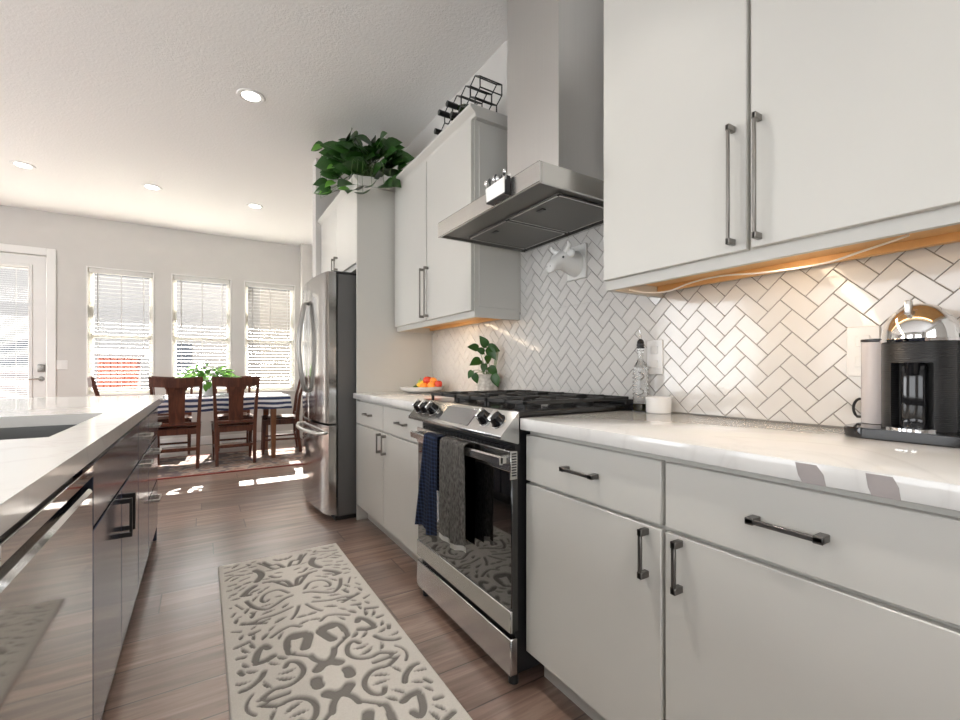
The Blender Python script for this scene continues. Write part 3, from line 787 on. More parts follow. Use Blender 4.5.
for ya, yb in ((hy0 + .06, 1.568), (1.582, hy1 - .06)):
    f = MB().box((hx + .14, ya, hz0 + .004), (WX - .06, yb, hz0 + .012), .002).build('filter', 'filter', hd)
    mb = MB()
    for a in ((hx + .14, ya, hx + .148, yb), (WX - .068, ya, WX - .06, yb), (hx + .14, ya, WX - .06, ya + .008), (hx + .14, yb - .008, WX - .06, yb)):
        mb.box((a[0], a[1], hz0 + .001), (a[2], a[3], hz0 + .004))
    mb.build('filter_frame', 'steel_y', f, smooth=0)
    MB().box((hx + .18, (ya + yb) / 2 - .02, hz0 - .001), (hx + .20, (ya + yb) / 2 + .02, hz0 + .004), .002).build('filter_latch', 'black', f)
# small bin with odds and ends hung on the hood's front lip
bn = thing('magnetic_bin', 'small white bin of metal utensils held on the front lip of the hood', 'bin', (.97, 1.45, 1.73))
by0, by1 = 1.36, 1.485
MB().prism([(by0, 1.728), (by1, 1.728), (by1 + .008, 1.80), (by0 - .008, 1.80)], 0, .9775, .9795).prism([(by0, 1.728), (by1, 1.728), (by1 + .008, 1.782), (by0 - .008, 1.788)], 0, .956, .958).box((.958, by0, 1.728), (.9775, by1, 1.731)).prism([(.956, 1.728), (.979, 1.728), (.979, 1.79), (.956, 1.785)], 1, by0, by0 + .002).prism([(.956, 1.728), (.979, 1.728), (.979, 1.79), (.956, 1.785)], 1, by1 - .002, by1).build('bin_body', 'trim', bn, smooth=0)
MB().box((.9555, by0 - .001, 1.721), (.979, by1, 1.7275)).box((.9555, by0 - .006, 1.726), (.979, by0 - .0005, 1.79)).build('bin_edge', 'black', bn, smooth=0)
random.seed(12)
for k in range(8):
    yy = by0 + .012 + k * .0145; hgt = random.uniform(.02, .045) * (1.25 if k > 5 else .8); le = random.uniform(-.01, .02) + (.02 if k > 5 else 0)
    o = MB().tube([(.968, yy, 1.735), (.968, yy + le, 1.785 + hgt)], .0028, 6).sphere((.968, yy + le, 1.785 + hgt), .0085, (.6, 1, 1.3), 10).build('utensil', 'chrome' if k % 2 else 'black', None)
    origin_mesh(o, (.968, yy, 1.735))
    tag(o, 'small metal utensil standing in the white bin on the hood', 'utensil', 'utensils in the bin on the hood')

# ------------------------------------------------------------------ refrigerator
fr = thing('refrigerator', 'stainless steel french door refrigerator beside the tall panel', 'refrigerator', (1.15, 3.65, 0))
FY0, FY1 = 3.195, 4.11
MB().box((.812, FY0 + .004, .03), (1.50, FY1 - .004, 1.745), .004).build('body', 'grey_side', fr)
MB().box((.79, FY0 + .01, 1.745), (.95, FY1 - .01, 1.765), .004).build('hinge_cover', 'black', fr)
MB().box((.80, FY0 + .02, .0), (1.45, FY1 - .02, .03)).build('kick_plate', 'black', fr, smooth=0)
def fdoor(name, ya, yb, za, zb):
    mid = (FY0 + FY1) / 2; half = (FY1 - FY0) / 2
    prof = [(.800, ya)]
    n = 14
    for k in range(n + 1):
        yy = ya + (yb - ya) * k / n
        bul = .042 * (1 - ((yy - mid) / half) ** 2)
        xe = .742 - bul
        if k in (0, n): xe += .008
        prof.append((xe, yy))
    prof.append((.800, yb))
    mb = MB(); mb.loft([[Vector((px_, py_, z)) for px_, py_ in prof] for z in (za, za + .004, zb - .004, zb)])
    return mb.build(name, 'steel_fridge', fr, smooth=30)
mid = (FY0 + FY1) / 2
dl_ = fdoor('fridge_door', FY0, mid - .003, .69, 1.755)
dr_ = fdoor('fridge_door', mid + .003, FY1, .69, 1.755)
dz_ = fdoor('freezer_drawer', FY0, FY1, .05, .675)
for dd, yy in ((dl_, mid - .035), (dr_, mid + .035)):
    pts = [(.702, yy, .90), (.672, yy, .915)] + [(.672 - .040 * math.sin(math.pi * k / 12), yy, .92 + .65 * k / 12) for k in range(13)] + [(.672, yy, 1.575), (.702, yy, 1.59)]
    MB().tube(pts, .0125, 10).build('door_handle', 'pewter', dd)
pts = [(.735, FY0 + .07, .615), (.70, FY0 + .075, .615)] + [(.695 - .055 * math.sin(math.pi * k / 12), FY0 + .08 + (FY1 - FY0 - .16) * k / 12, .615) for k in range(13)] + [(.70, FY1 - .075, .615), (.735, FY1 - .07, .615)]
MB().tube(pts, .0125, 10).build('drawer_handle', 'nickel', dz_)

# ------------------------------------------------------------------ island
IX = -.235
it = thing('island_countertop', 'white quartz island countertop with an undermount sink cutout', 'countertop', (-.78, 1.5, .866))
sx0, sx1, sy0, sy1 = -.76, -.312, 1.455, 2.168
mb = MB()
for a in ((-1.35, -.7, -.205, sy0), (-1.35, sy1, -.205, 3.585), (-1.35, sy0, sx0, sy1), (sx1, sy0, -.205, sy1)):
    mb.box((a[0], a[1], .866), (a[2], a[3], .904))
bmesh.ops.remove_doubles(mb.bm, verts=mb.bm.verts, dist=1e-5)
mb.build('slab', 'quartz', it, smooth=0)
sk = thing('kitchen_sink', 'grey stainless undermount sink sunk in the island countertop', 'sink', (-.53, 1.8, .65))
mb = MB(); tq = .012
for (z, e) in ((.8655, 0), (.67, .02)): pass
outer = [(sx0 - .015, sy0 - .015), (sx1 + .015, sy0 - .015), (sx1 + .015, sy1 + .015), (sx0 - .015, sy1 + .015)]
rings = []
for (gx, z) in ((.0, .8655), (.013, .8655), (.018, .68), (.035, .665)):
    rings.append([Vector((sx0 - .013 + gx, sy0 - .013 + gx, z)), Vector((sx1 + .013 - gx, sy0 - .013 + gx, z)), Vector((sx1 + .013 - gx, sy1 + .013 - gx, z)), Vector((sx0 - .013 + gx, sy1 + .013 - gx, z))])
vr = mb.loft(rings, cap=False); mb.bm.faces.new(vr[-1])
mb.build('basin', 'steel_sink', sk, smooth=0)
MB().lathe([(.05, 0), (.05, .004), (.03, .004), (.0, .001)], ((sx0 + sx1) / 2, (sy0 + sy1) / 2, .6655), 24).build('drain', 'nickel', sk)
# dishwasher
dw = thing('dishwasher', 'stainless steel dishwasher built into the island', 'dishwasher', (-.5, 1.18, 0))
dy0, dy1 = .86, 1.477
MB().box((-.80, dy0 + .004, .09), (IX - .03, dy1 - .045, .855)).build('tub_body', 'black', dw, smooth=0)
dd = MB().prism([(IX - .03, .105), (IX, .105), (IX, .758), (IX - .006, .768), (IX - .03, .775)], 1, dy0 + .002, dy1 - .001).build('door', 'steel_dw', dw, smooth=0)
MB().box((IX - .03, dy0 + .002, .795), (IX + .002, dy1 - .001, .826), .002).build('control_strip', 'steel_dw', dd)
MB().box((IX - .055, dy0 + .004, 0), (IX - .05, dy1 - .004, .10)).build('kick_plate', 'black', dw, smooth=0)
def island_cab(label, y0, y1, fronts, depth=.60):
    c = thing('island_cabinet', label, 'cabinet', (IX - .3, (y0 + y1) / 2, 0), 0, 'navy island cabinets')
    MB().box((IX - depth, y0, .10), (IX - .02, y1, .855 if 'sink' not in label else .64)).build('carcass', 'navy', c, smooth=0)
    if 'sink' in label:
        MB().box((IX - .04, y0, .64), (IX - .02, y1, .855)).build('front_rail', 'navy', c, smooth=0)
    MB().box((IX - .10, y0 + .002, 0), (IX - .08, y1 - .002, .10)).build('toe_kick', 'black', c, smooth=0)
    for (kind, a, b, za, zb, hd_, hm) in fronts:
        d_ = MB().box((IX - .0195, a, za), (IX, b, zb), .0015).build(kind, 'navy', c)
        if hd_ is None: continue
        ax, hy, hz, ln = hd_
        pull(d_, (IX, hy, hz), ln, ax, hm, .034, .012, nx=1)
    return c
island_cab('navy sink cabinet of the island with a wide false front, beside the dishwasher', 1.482, 2.428,
           [('false_front', 1.486, 2.424, .665, .826, None, None),
            ('door', 1.486, 1.953, .105, .655, ('z', 1.915, .565, .13), 'black'), ('door', 1.959, 2.424, .105, .655, ('z', 1.998, .565, .13), 'black')])
island_cab('navy island cabinet with one drawer above one door', 2.432, 2.868,
           [('drawer', 2.436, 2.864, .665, .826, ('y', 2.65, .75, .14), 'nickel'), ('door', 2.436, 2.864, .105, .655, ('y', 2.65, .62, .14), 'nickel')])
island_cab('navy three-drawer island cabinet at the dining end', 2.872, 3.43,
           [('drawer', 2.876, 3.426, .665, .826, ('y', 3.15, .75, .14), 'nickel'), ('drawer', 2.876, 3.426, .395, .655, ('y', 3.15, .60, .14), 'nickel'), ('drawer', 2.876, 3.426, .105, .385, ('y', 3.15, .33, .14), 'nickel')])
ib = thing('kitchen_island', 'navy panelled island body behind and beside the island cabinets', 'kitchen island', (-.95, 1.5, 0))
MB().box((-1.05, 3.432, 0), (IX - .005, 3.45, .8655), .001).build('end_panel', 'navy', ib)
MB().box((-1.05, -.5, 0), (-.85, 3.431, .8655)).build('rear_body', 'navy', ib, smooth=0)
MB().box((-.849, -.5, 0), (IX - .005, .856, .8655)).build('front_panel', 'navy', ib, smooth=0)

# ------------------------------------------------------------------ runner rug with carved relief
F_ = 446.0; s_y, c_y = math.sin(YAW), math.cos(YAW)
def fl(px, py):
    u = (px - 480) / F_; d_ = CAM_H * F_ / (py - 370)
    return (d_ * (s_y + u * c_y), d_ * (c_y - u * s_y), d_)
gA = [([(105,245),(170,225),(270,190)],7),([(105,300),(160,265),(230,258)],6),([(205,300),(265,275)],5),([(310,225),(345,240),(350,265),(320,300)],14),
 ([(250,185),(275,187)],5),([(330,175),(380,190),(440,215),(480,205)],7),([(440,150),(480,155),(520,140)],7),([(130,335),(170,325)],7),([(120,370),(140,365)],6),
 ([(128,415),(132,415)],5),([(138,490),(142,490)],5),([(150,550),(170,525)],5),([(175,465),(225,495)],4),([(203,550),(208,550)],5),([(225,400),(260,365),(305,335)],14),
 ([(240,400),(270,395)],12),([(540,380),(480,360),(420,370),(370,395),(350,430),(375,445),(400,430)],7),([(370,310),(430,300),(500,320),(550,335),(590,320),(605,275),(690,240)],9),
 ([(410,265),(450,275),(480,270)],7),([(250,440),(300,480),(380,495),(450,460),(510,420),(560,400)],9),([(280,520),(310,515)],6),([(215,600),(290,585),(350,560),(450,530),(560,480)],9),
 ([(230,600),(380,590)],9),([(150,655),(210,655)],4),([(275,665),(330,645)],9),([(610,470),(590,520),(560,560)],7),([(540,195),(560,160),(600,150),(625,115)],8)]
gB = [([(420,140),(490,90),(560,60),(620,65)],9),([(220,45),(300,45),(400,15)],9),([(530,210),(530,160),(570,120),(650,105)],16),([(525,200),(540,250),(570,250)],12),
 ([(560,255),(680,270),(730,290)],9),([(210,100),(150,105)],5),([(275,125),(335,95)],8),([(175,215),(260,175)],12),([(310,300),(330,240),(370,200),(400,215)],16),
 ([(320,320),(380,300),(430,270)],18),([(190,290),(235,280)],11),([(200,380),(225,400)],11),([(515,345),(540,310),(600,310),(640,350),(630,400),(580,450),(520,480),(440,500),(360,560)],12),
 ([(215,515),(270,490),(340,430),(370,380)],14),([(290,540),(255,590),(250,640),(280,645)],7),([(330,580),(420,560),(540,520)],9),([(420,660),(520,620),(600,560),(680,560),(730,600),(720,680)],16),
 ([(740,360),(780,320),(840,305)],26),([(730,430),(740,490),(800,530),(840,545)],26),([(690,265),(740,300),(840,310)],14),([(840,150),(790,120),(760,90),(840,60)],22),
 ([(835,560),(830,620),(840,690)],26)]
def build_runner():
    X0, X1, Yt = .072, .694, 2.768
    xc = (X0 + X1) / 2; yc = fl(210 + 840 / 6.857, 620 + 415 / 6.857)[1]
    Yb = 2 * yc - Yt
    nx, ny = 180, 660
    xs = np.linspace(X0, X1, nx); ys = np.linspace(Yb, Yt, ny)
    GX, GY = np.meshgrid(xs, ys)
    ax = np.abs(GX - xc); ay = yc + np.abs(GY - yc)
    sd = np.full(GX.shape, 1.0)
    for lst, oy in ((gA, 540), (gB, 620)):
        for pts, r in lst:
            q_ = [fl(210 + a / 6.857, oy + b / 6.857) for a, b in pts]
            if len(q_) > 2:
                sm_ = []
                for i_ in range(len(q_) - 1):
                    P0, P1, P2, P3 = [np.array(q_[max(0, min(len(q_) - 1, i_ + j_))]) for j_ in (-1, 0, 1, 2)]
                    for k_ in range(4):
                        h_ = k_ / 4
                        sm_.append(tuple(.5 * ((2 * P1) + (-P0 + P2) * h_ + (2 * P0 - 5 * P1 + 4 * P2 - P3) * h_ ** 2 + (-P0 + 3 * P1 - 3 * P2 + P3) * h_ ** 3)))
                q_ = sm_ + [q_[-1]]
            rr_ = r / 6.857 * q_[0][2] / F_ * 1.5
            for (xa, ya, _), (xb, yb, _) in zip(q_, q_[1:]):
                for sg in (1, -1):
                    a0, b0 = sg * (xc - xa), sg * (xc - xb)
                    vx, vy = b0 - a0, yb - ya
                    L2 = vx * vx + vy * vy + 1e-12
                    tt_ = np.clip(((ax - a0) * vx + (ay - ya) * vy) / L2, 0, 1)
                    dd_ = np.hypot(ax - a0 - tt_ * vx, ay - ya - tt_ * vy) - rr_
                    sd = np.minimum(sd, dd_)
    # small leaf-shaped cuts fill the ground between the scrolls
    random.seed(31)
    hw_, hl_ = (X1 - X0) / 2, Yt - yc
    for _ in range(900):
        a0 = random.uniform(.02, hw_ - .035); b0 = yc + random.uniform(.02, hl_ - .035)
        i_ = int((b0 - Yb) / (Yt - Yb) * (ny - 1)); j_ = int((xc + a0 - X0) / (X1 - X0) * (nx - 1))
        if sd[i_, j_] < .019: continue
        th0 = math.atan2(b0 - yc - .35, a0) + random.uniform(-.6, .6) + math.pi / 2
        ln = random.uniform(.028, .055); rw = random.uniform(.0065, .0105)
        for k_ in range(5):
            f_ = k_ / 4 - .5; cx0 = a0 + math.cos(th0) * ln * f_ - math.sin(th0) * ln * .35 * (f_ * f_); cy0 = b0 + math.sin(th0) * ln * f_ + math.cos(th0) * ln * .35 * (f_ * f_)
            sd = np.minimum(sd, np.hypot(ax - cx0, ay - cy0) - rw * (1 - abs(f_ * 1.6) ** 2))
    # raised boss at the motif centre
    boss = np.hypot(ax, (ay - yc) * .9) - .026
    sd = np.where(boss < .004, np.maximum(sd, -boss + .0), sd)
    border = np.minimum.reduce([GX - X0, X1 - GX, GY - Yb, Yt - GY])
    sd = np.where(border < .022, .02, sd)
    pile = np.clip(sd / .0045 + .5, 0, 1); pile = pile * pile * (3 - 2 * pile)
    edge = np.clip(border / .004, 0, 1)
    Zh = .004 + .0095 * pile
    Zh = np.where(edge < .5, .001, Zh)
    verts = np.stack([GX - xc, GY - yc, Zh], -1).reshape(-1, 3)
    ii = np.arange(ny * nx).reshape(ny, nx)
    faces = np.stack([ii[:-1, :-1], ii[:-1, 1:], ii[1:, 1:], ii[1:, :-1]], -1).reshape(-1, 4)
    me = bpy.data.meshes.new('runner_rug'); me.from_pydata(verts.tolist(), [], faces.tolist())
    at = me.attributes.new('pile', 'FLOAT', 'POINT'); at.data.foreach_set('value', pile.reshape(-1).astype(np.float32))
    me.materials.append(M['runner']); me.shade_smooth()
    o = bpy.data.objects.new('runner_rug', me); COL.objects.link(o); o.location = (xc, yc, .0005)
    return tag(o, 'grey runner rug with carved scroll pattern on the wood floor', 'rug')
build_runner()
rugd = MB().box((-1.40, -.62, 0), (1.40, .62, .009), .003).build('area_rug', 'persian'); rugd.location = (0.0, 5.93, .001)
tag(rugd, 'brown and red patterned area rug under the dining table', 'rug')

# ------------------------------------------------------------------ dining furniture
FLZ = .0105
def make_chair(label):
    t0 = thing('dining_chair', label, 'chair', (0, 0, FLZ), 0, 'dining chairs around the table')
    # local: faces +Y ; back at y = -.22
    mb = MB()
    n = 8
    for part in (0,):
        rows = []
        for j in range(9):
            yy = -.205 + .42 * j / 8
            hw = .205 + .022 * j / 8
            rows.append([Vector((-hw + 2 * hw * i / 8, yy, .455 - .012 * math.sin(math.pi * i / 8) * math.sin(math.pi * j / 8))) for i in range(9)])
        mb.loft(rows, cap=False, closed=False)
        bmesh.ops.solidify(mb.bm, geom=mb.bm.faces[:], thickness=.026)
    mb.build('seat', 'mahog', t0, world=False)
    mb = MB().box((-.185, -.20, .365), (.185, -.18, .43)).box((-.195, .165, .365), (.195, .185, .43)).box((-.205, -.18, .365), (-.185, .165, .43)).box((.185, -.18, .365), (.205, .165, .43))
    mb.build('apron', 'mahog', t0, world=False, smooth=0)
    for sx in (-1, 1):
        mb = MB()
        rows = []
        for (x, y, z, w, d_) in ((.185, -.235, 0, .016, .017), (.188, -.205, .22, .018, .020), (.192, -.195, .45, .019, .022), (.205, -.225, .72, .016, .017), (.222, -.285, .975, .013, .013)):
            x *= sx
            rows.append([Vector((x - w, y - d_, z)), Vector((x + w, y - d_, z)), Vector((x + w, y + d_, z)), Vector((x - w, y + d_, z))])
        mb.loft(rows); mb.build('leg', 'mahog', t0, world=False)
        mb = MB(); rows = []
        for (x, y, z, w) in ((.188, .20, 0, .013), (.190, .19, .25, .018), (.195, .182, .43, .021)):
            x *= sx
            rows.append([Vector((x - w, y - w, z)), Vector((x + w, y - w, z)), Vector((x + w, y + w, z)), Vector((x - w, y + w, z))])
        mb.loft(rows); mb.build('leg', 'mahog', t0, world=False)
    mb = MB().box((-.186, -.212, .20), (.186, -.200, .225)).box((-.186, .182, .13), (.186, .194, .155))
    for sx in (-1, 1): mb.box((sx * .190 - .006, -.205, .165), (sx * .190 + .006, .19, .19))
    mb.build('stretcher', 'mahog', t0, world=False, smooth=0)
    mb = MB(); rows = []
    for i in range(13):
        u = -1 + i / 6
        x = u * .232; y = -.275 - .028 * (1 - u * u); zt = .972 + .014 * u * u; zb = .866 + .016 * abs(u)
        rows.append([Vector((x, y + .010, zb)), Vector((x, y - .010, zb)), Vector((x, y - .020, zt)), Vector((x, y, zt))])
    mb.loft(rows); mb.build('crest_rail', 'mahog', t0, world=False, smooth=50)
    mb = MB(); rows = []
    for (z, w, y) in ((.49, .070, -.212), (.60, .071, -.222), (.75, .073, -.245), (.83, .078, -.265), (.862, .10, -.276), (.93, .115, -.288)):
        rows.append([Vector((-w, y + .006, z)), Vector((-w, y - .006, z)), Vector((w, y - .006, z)), Vector((w, y + .006, z))])
    mb.loft(rows); mb.build('back_splat', 'mahog', t0, world=False, smooth=50)
    MB().box((-.19, -.222, .462), (.19, -.198, .495), .004).build('lower_rail', 'mahog', t0, world=False)
    return t0
CH = [((-.225, 5.895), 0, 'mahogany dining chair with back to the kitchen, beside the island end'),
      ((.315, 5.90), R(2), 'mahogany dining chair with back to the kitchen, nearer the refrigerator'),
      ((.86, 6.33), R(86), 'mahogany dining chair at the table end beside the refrigerator'),
      ((-.33, 6.97), R(180), 'mahogany dining chair under the middle window, behind the chair beside the island'),
      ((.37, 6.97), R(180), 'mahogany dining chair on the window side, behind the green centrepiece'),
      ((-.72, 6.30), R(-80), 'mahogany dining chair at the table end nearest the patio door')]
c0 = None
for (x, y), rz, lab in CH:
    if c0 is None: c0 = make_chair(lab); o = c0
    else: o = copy_tree(c0); o['label'] = lab
    o.location = (x, y, FLZ if y < 6.6 else .0005); o.rotation_euler = (0, 0, rz)

tb = thing('dining_table', 'wooden dining table with tapered oak legs under a striped cloth', 'table', (.03, 6.25, FLZ))
TX0, TX1, TY0, TY1 = -.80, .90, 5.80, 6.70
MB().box((TX0, TY0, .735), (TX1, TY1, .757), .003).build('tabletop', 'oak', tb)
MB().box((TX0 + .12, TY0 + .09, .655), (TX1 - .12, TY0 + .11, .735)).box((TX0 + .12, TY1 - .11, .655), (TX1 - .12, TY1 - .09, .735)).box((TX0 + .10, TY0 + .09, .655), (TX0 + .12, TY1 - .09, .735)).box((TX1 - .12, TY0 + .09, .655), (TX1 - .10, TY1 - .09, .735)).build('apron', 'oak', tb, smooth=0)
for xx in (TX0 + .13, TX1 - .17):
    for yy in (TY0 + .08, TY1 - .08):
        mb = MB(); mb.loft([[Vector((xx + sx * w, yy + sy * w, z)) for sx, sy in ((-1, -1), (1, -1), (1, 1), (-1, 1))] for z, w in ((FLZ if yy < 6.3 else 0.0005, .021), (.40, .028), (.735, .033))])
        mb.build('leg', 'oak', tb)
# tablecloth
mb = MB(); random.seed(2)
def ring(z, out, amp):
    p = []
    per = [((TX0 - out, TY0 - out), (TX1 + out, TY0 - out)), ((TX1 + out, TY0 - out), (TX1 + out, TY1 + out)), ((TX1 + out, TY1 + out), (TX0 - out, TY1 + out)), ((TX0 - out, TY1 + out), (TX0 - out, TY0 - out))]
    for si, (a, b) in enumerate(per):
        n = 36 if si % 2 == 0 else 18
        for k in range(n):
            f = k / n; x = a[0] + (b[0] - a[0]) * f; y = a[1] + (b[1] - a[1]) * f
            w = amp * math.sin(f * (26 if si % 2 == 0 else 14) + si)
            if si % 2 == 0: y += w
            else: x += w
            p.append(Vector((x, y, z)))
    return p
rr2 = [ring(.759, -.02, 0), ring(.7605, .001, 0), ring(.755, .006, 0), ring(.70, .012, .003), ring(.605, .018, .008)]
vr = mb.loft(rr2, cap=False); mb.bm.faces.new(vr[0])
bmesh.ops.recalc_face_normals(mb.bm, faces=mb.bm.faces)
cl = mb.build('tablecloth', 'cloth', smooth=50, recalc=False); origin_mesh(cl, (.03, 6.25, .759))
tag(cl, 'navy and white striped tablecloth on the dining table', 'tablecloth')

# ------------------------------------------------------------------ plants
def leaf(mb, p, d, up, L, w, curl=.25, fold=.25):
    d = Vector(d).normalized(); up = Vector(up)
    side = d.cross(up).normalized(); nn = side.cross(d).normalized()
    prof = [(-.04, .0), (-.10, .42), (.02, .78), (.22, 1.0), (.45, .92), (.68, .62), (.86, .28), (1.0, .0)]
    mids = []; ls = []; rs_ = []
    for tt, hw in prof:
        drop = -curl * L * max(tt, 0) ** 2
        tm = max(tt, 0.0) if hw else tt if tt > .5 else 0
        c_ = Vector(p) + d * (L * (tm if tt < .3 else tt)) + nn * drop
        cc = Vector(p) + d * (L * tt) + nn * drop
        mids.append(c_)
        ls.append(cc + side * (w * hw / 2) + nn * (fold * w * hw / 2)); rs_.append(cc - side * (w * hw / 2) + nn * (fold * w * hw / 2))
    mv = [mb.bm.verts.new(v) for v in mids]; lv = [mb.bm.verts.new(v) for v in ls]; rv = [mb.bm.verts.new(v) for v in rs_]
    for i in range(len(prof) - 1):
        for a in ((mv[i], mv[i + 1], lv[i + 1], lv[i]), (mv[i + 1], mv[i], rv[i], rv[i + 1])):
            try: mb.bm.faces.new(a)
            except ValueError: pass
    
def arc(a, b, lift, n=7):
    a, b = Vector(a), Vector(b)
    return [a.lerp(b, k / n) + Vector((0, 0, lift * math.sin(math.pi * k / n))) for k in range(n + 1)]
def unproj(px, py, Y):
    u = (px - 480) / F_; d_ = Y / (c_y - u * s_y)
    return Vector((d_ * (s_y + u * c_y), Y, CAM_H - (py - 370) / F_ * d_))

# pothos on the refrigerator cabinet
pt = thing('trailing_pothos', 'leafy green trailing pothos on top of the refrigerator cabinet', 'plant', (1.12, 3.46, 2.4455))
MB().lathe([(.0, 0), (.06, 0), (.085, .11), (.09, .115), (.08, .112), (.0, .10)], (1.12, 3.46, 2.4455), 24).build('pot', 'porcelain', pt)
MB().lathe([(0, .1), (.079, .108), (0, .112)], (1.12, 3.46, 2.4465), 16).build('soil', 'soil', pt)
random.seed(21)
fo = MB(); st_ = MB(); base = Vector((1.12, 3.46, 2.56))
spots = [(322,146,3.9,.9),(336,157,3.75,.9),(328,160,3.8,.8),(350,138,3.5,1),(356,137,3.45,.9),(341,150,3.6,1),(332,168,3.7,1),(338,176,3.7,1),(327,183,3.75,.9),(330,190,3.7,1),(345,165,3.5,1.1),(352,172,3.4,1.1),(357,160,3.4,1),(362,152,3.4,1),(348,150,3.5,.9),(371,145,3.3,1),(380,142,3.3,1),(386,146,3.3,1),(376,155,3.35,1),(385,158,3.3,1.1),(393,160,3.25,1.1),(401,163,3.2,.8),(406,161,3.15,.6),(366,167,3.3,1.1),(374,172,3.25,1),(363,180,3.25,1.1),(357,186,3.22,1),(361,192,3.2,1),(384,172,3.22,1),(391,176,3.2,1.2),(396,180,3.18,1),(380,180,3.2,1),(343,180,3.5,.9),(340,186,3.45,.7),(351,146,3.6,.9),(368,158,3.45,1),(346,158,3.6,1),(358,148,3.5,.9),(336,150,3.7,.8),(389,167,3.3,1),(398,170,3.22,.9),(353,180,3.3,1),(372,163,3.4,1),(352,184,3.06,1.1),(358,190,3.06,1.1),(363,194,3.06,1),(384,184,3.06,1),(391,180,3.06,1),(372,186,3.06,1)]
spots += [(random.uniform(334, 392), 0, 0, .9) for k in range(75)]
for (px, py, Y, sc) in spots:
    if py == 0: py = 158 + random.uniform(-14, 14) + abs(px - 364) * .15; Y = 3.75 - (px - 330) * .0085 + random.uniform(-.1, .15)
    tgt = unproj(px, py, Y)
    tgt = tgt.copy()
    if tgt.x > 1.42: tgt.x = 1.42
    tgt.z = max(tgt.z, 2.475) if (tgt.x > .88 and tgt.y > 3.12) else tgt.z
    dirv = (tgt - base); dirv.z = random.uniform(-.7, -.05) * max(.1, dirv.length); dirv += Vector((random.uniform(-.1, .1), random.uniform(-.1, .1), 0)) * 2 - Vector((.08, .12, 0))
    L = random.uniform(.12, .155) * sc
    L = min(L, max(.05, (1.50 - tgt.x)))
    hang = tgt.y < 3.12 or tgt.x < .89
    if not hang: dirv.z = max(dirv.z, .12 * dirv.length); tgt.z = max(tgt.z, 2.50)
    leaf(fo, tgt, dirv, Vector((-.75, -.95, .4)) + Vector((random.uniform(-.4, .4), random.uniform(-.4, .4), 0)), L, L * .85, .2, .25)
    b0_ = base + Vector((random.uniform(-.04, .04), random.uniform(-.04, .04), .0))
    if hang:
        over = Vector((max(tgt.x, .88) if tgt.y < 3.12 else tgt.x - .01, tgt.y if tgt.y < 3.12 else tgt.y, 2.50 + random.uniform(0, .03)))
        st_.tube(arc(b0_, over, .03, 5) + [over.lerp(tgt, .5) + Vector((-.01, -.01, .01)), tgt], .0015, 5)
    else: st_.tube(arc(b0_, tgt, .05, 5), .0022, 5)
fo.build('foliage', 'leaf', pt, smooth=60, recalc=False); st_.build('stem', 'stem', pt)
fo = MB()  # second set of leaves in a paler yellow-green
for (px, py, Y, sc) in [(322,146,3.9,1.1),(328,164,3.8,1),(330,190,3.72,1.1),(334,182,3.7,1),(336,166,3.68,.9),(349,190,3.3,.9)]:
    tgt = unproj(px, py, Y); L = .095 * sc
    leaf(fo, tgt, Vector((-.5, -.1, random.uniform(-.8, .1))), (-.5, -.8, .6), L, L * .85, .2, .2)
tag(fo.build('young_leaves', 'leaf_bright', pt, smooth=60, recalc=False), 'brighter yellow-green leaves')

# plant in woven pot behind the range
px_, py_ = 1.44, 2.235
pp = thing('potted_plant', 'small leafy plant in a woven white pot behind the range', 'plant', (px_, py_, .9045))
MB().lathe([(0, 0), (.062, 0), (.070, .02), (.074, .13), (.072, .135), (.066, .13), (0, .125)], (px_, py_, .9045), 28).build('pot', 'woven', pp)
MB().lathe([(0, .126), (.066, .131), (0, .134)], (px_, py_, .9045), 16).build('soil', 'soil', pp)
fo = MB(); st_ = MB(); base = Vector((px_, py_, 1.035))
random.seed(5)
for (px, py, Y, L, dx_, dz_, dy_) in [(487,346,2.22,.075,-.4,.5,0),(478,348,2.25,.07,-1,.1,0),(497,347,2.2,.075,.5,-.2,-.3),(501,349,2.2,.08,.3,-.7,-.4),(480,360,2.2,.08,-1,-.35,-.2),(488,356,2.2,.06,-.2,-.4,-.3),(472,371,2.2,.05,-.6,-.9,-.1),(474,374,2.2,.06,.3,-1,-.2),(490,367,2.15,.07,.5,-.7,-.3),(494,375,2.13,.075,.2,-1,-.3),(484,364,2.2,.055,-.2,-.8,-.2),(492,350,2.2,.06,.6,-.1,-.1),(484,352,2.22,.06,-.6,.2,0)]:
    tgt = unproj(px, py, Y); tgt.x = min(tgt.x, 1.43)
    leaf(fo, tgt, (dx_, dy_, dz_), (-.6, -.8, .3), L, L * .72, .15, .2)
    st_.tube(arc(base + Vector((random.uniform(-.02, .02), random.uniform(-.02, .02), -.01)), tgt, .02, 5), .0018, 5)
for k in range(4): st_.tube([(px_ + .02, py_ - .03 - k * .008, 1.03), (px_ + .035, py_ - .055 - k * .006, 1.20 - k * .01)], .0018, 5)
fo.build('foliage', 'leaf', pp, smooth=60, recalc=False); st_.build('stem', 'stem', pp)

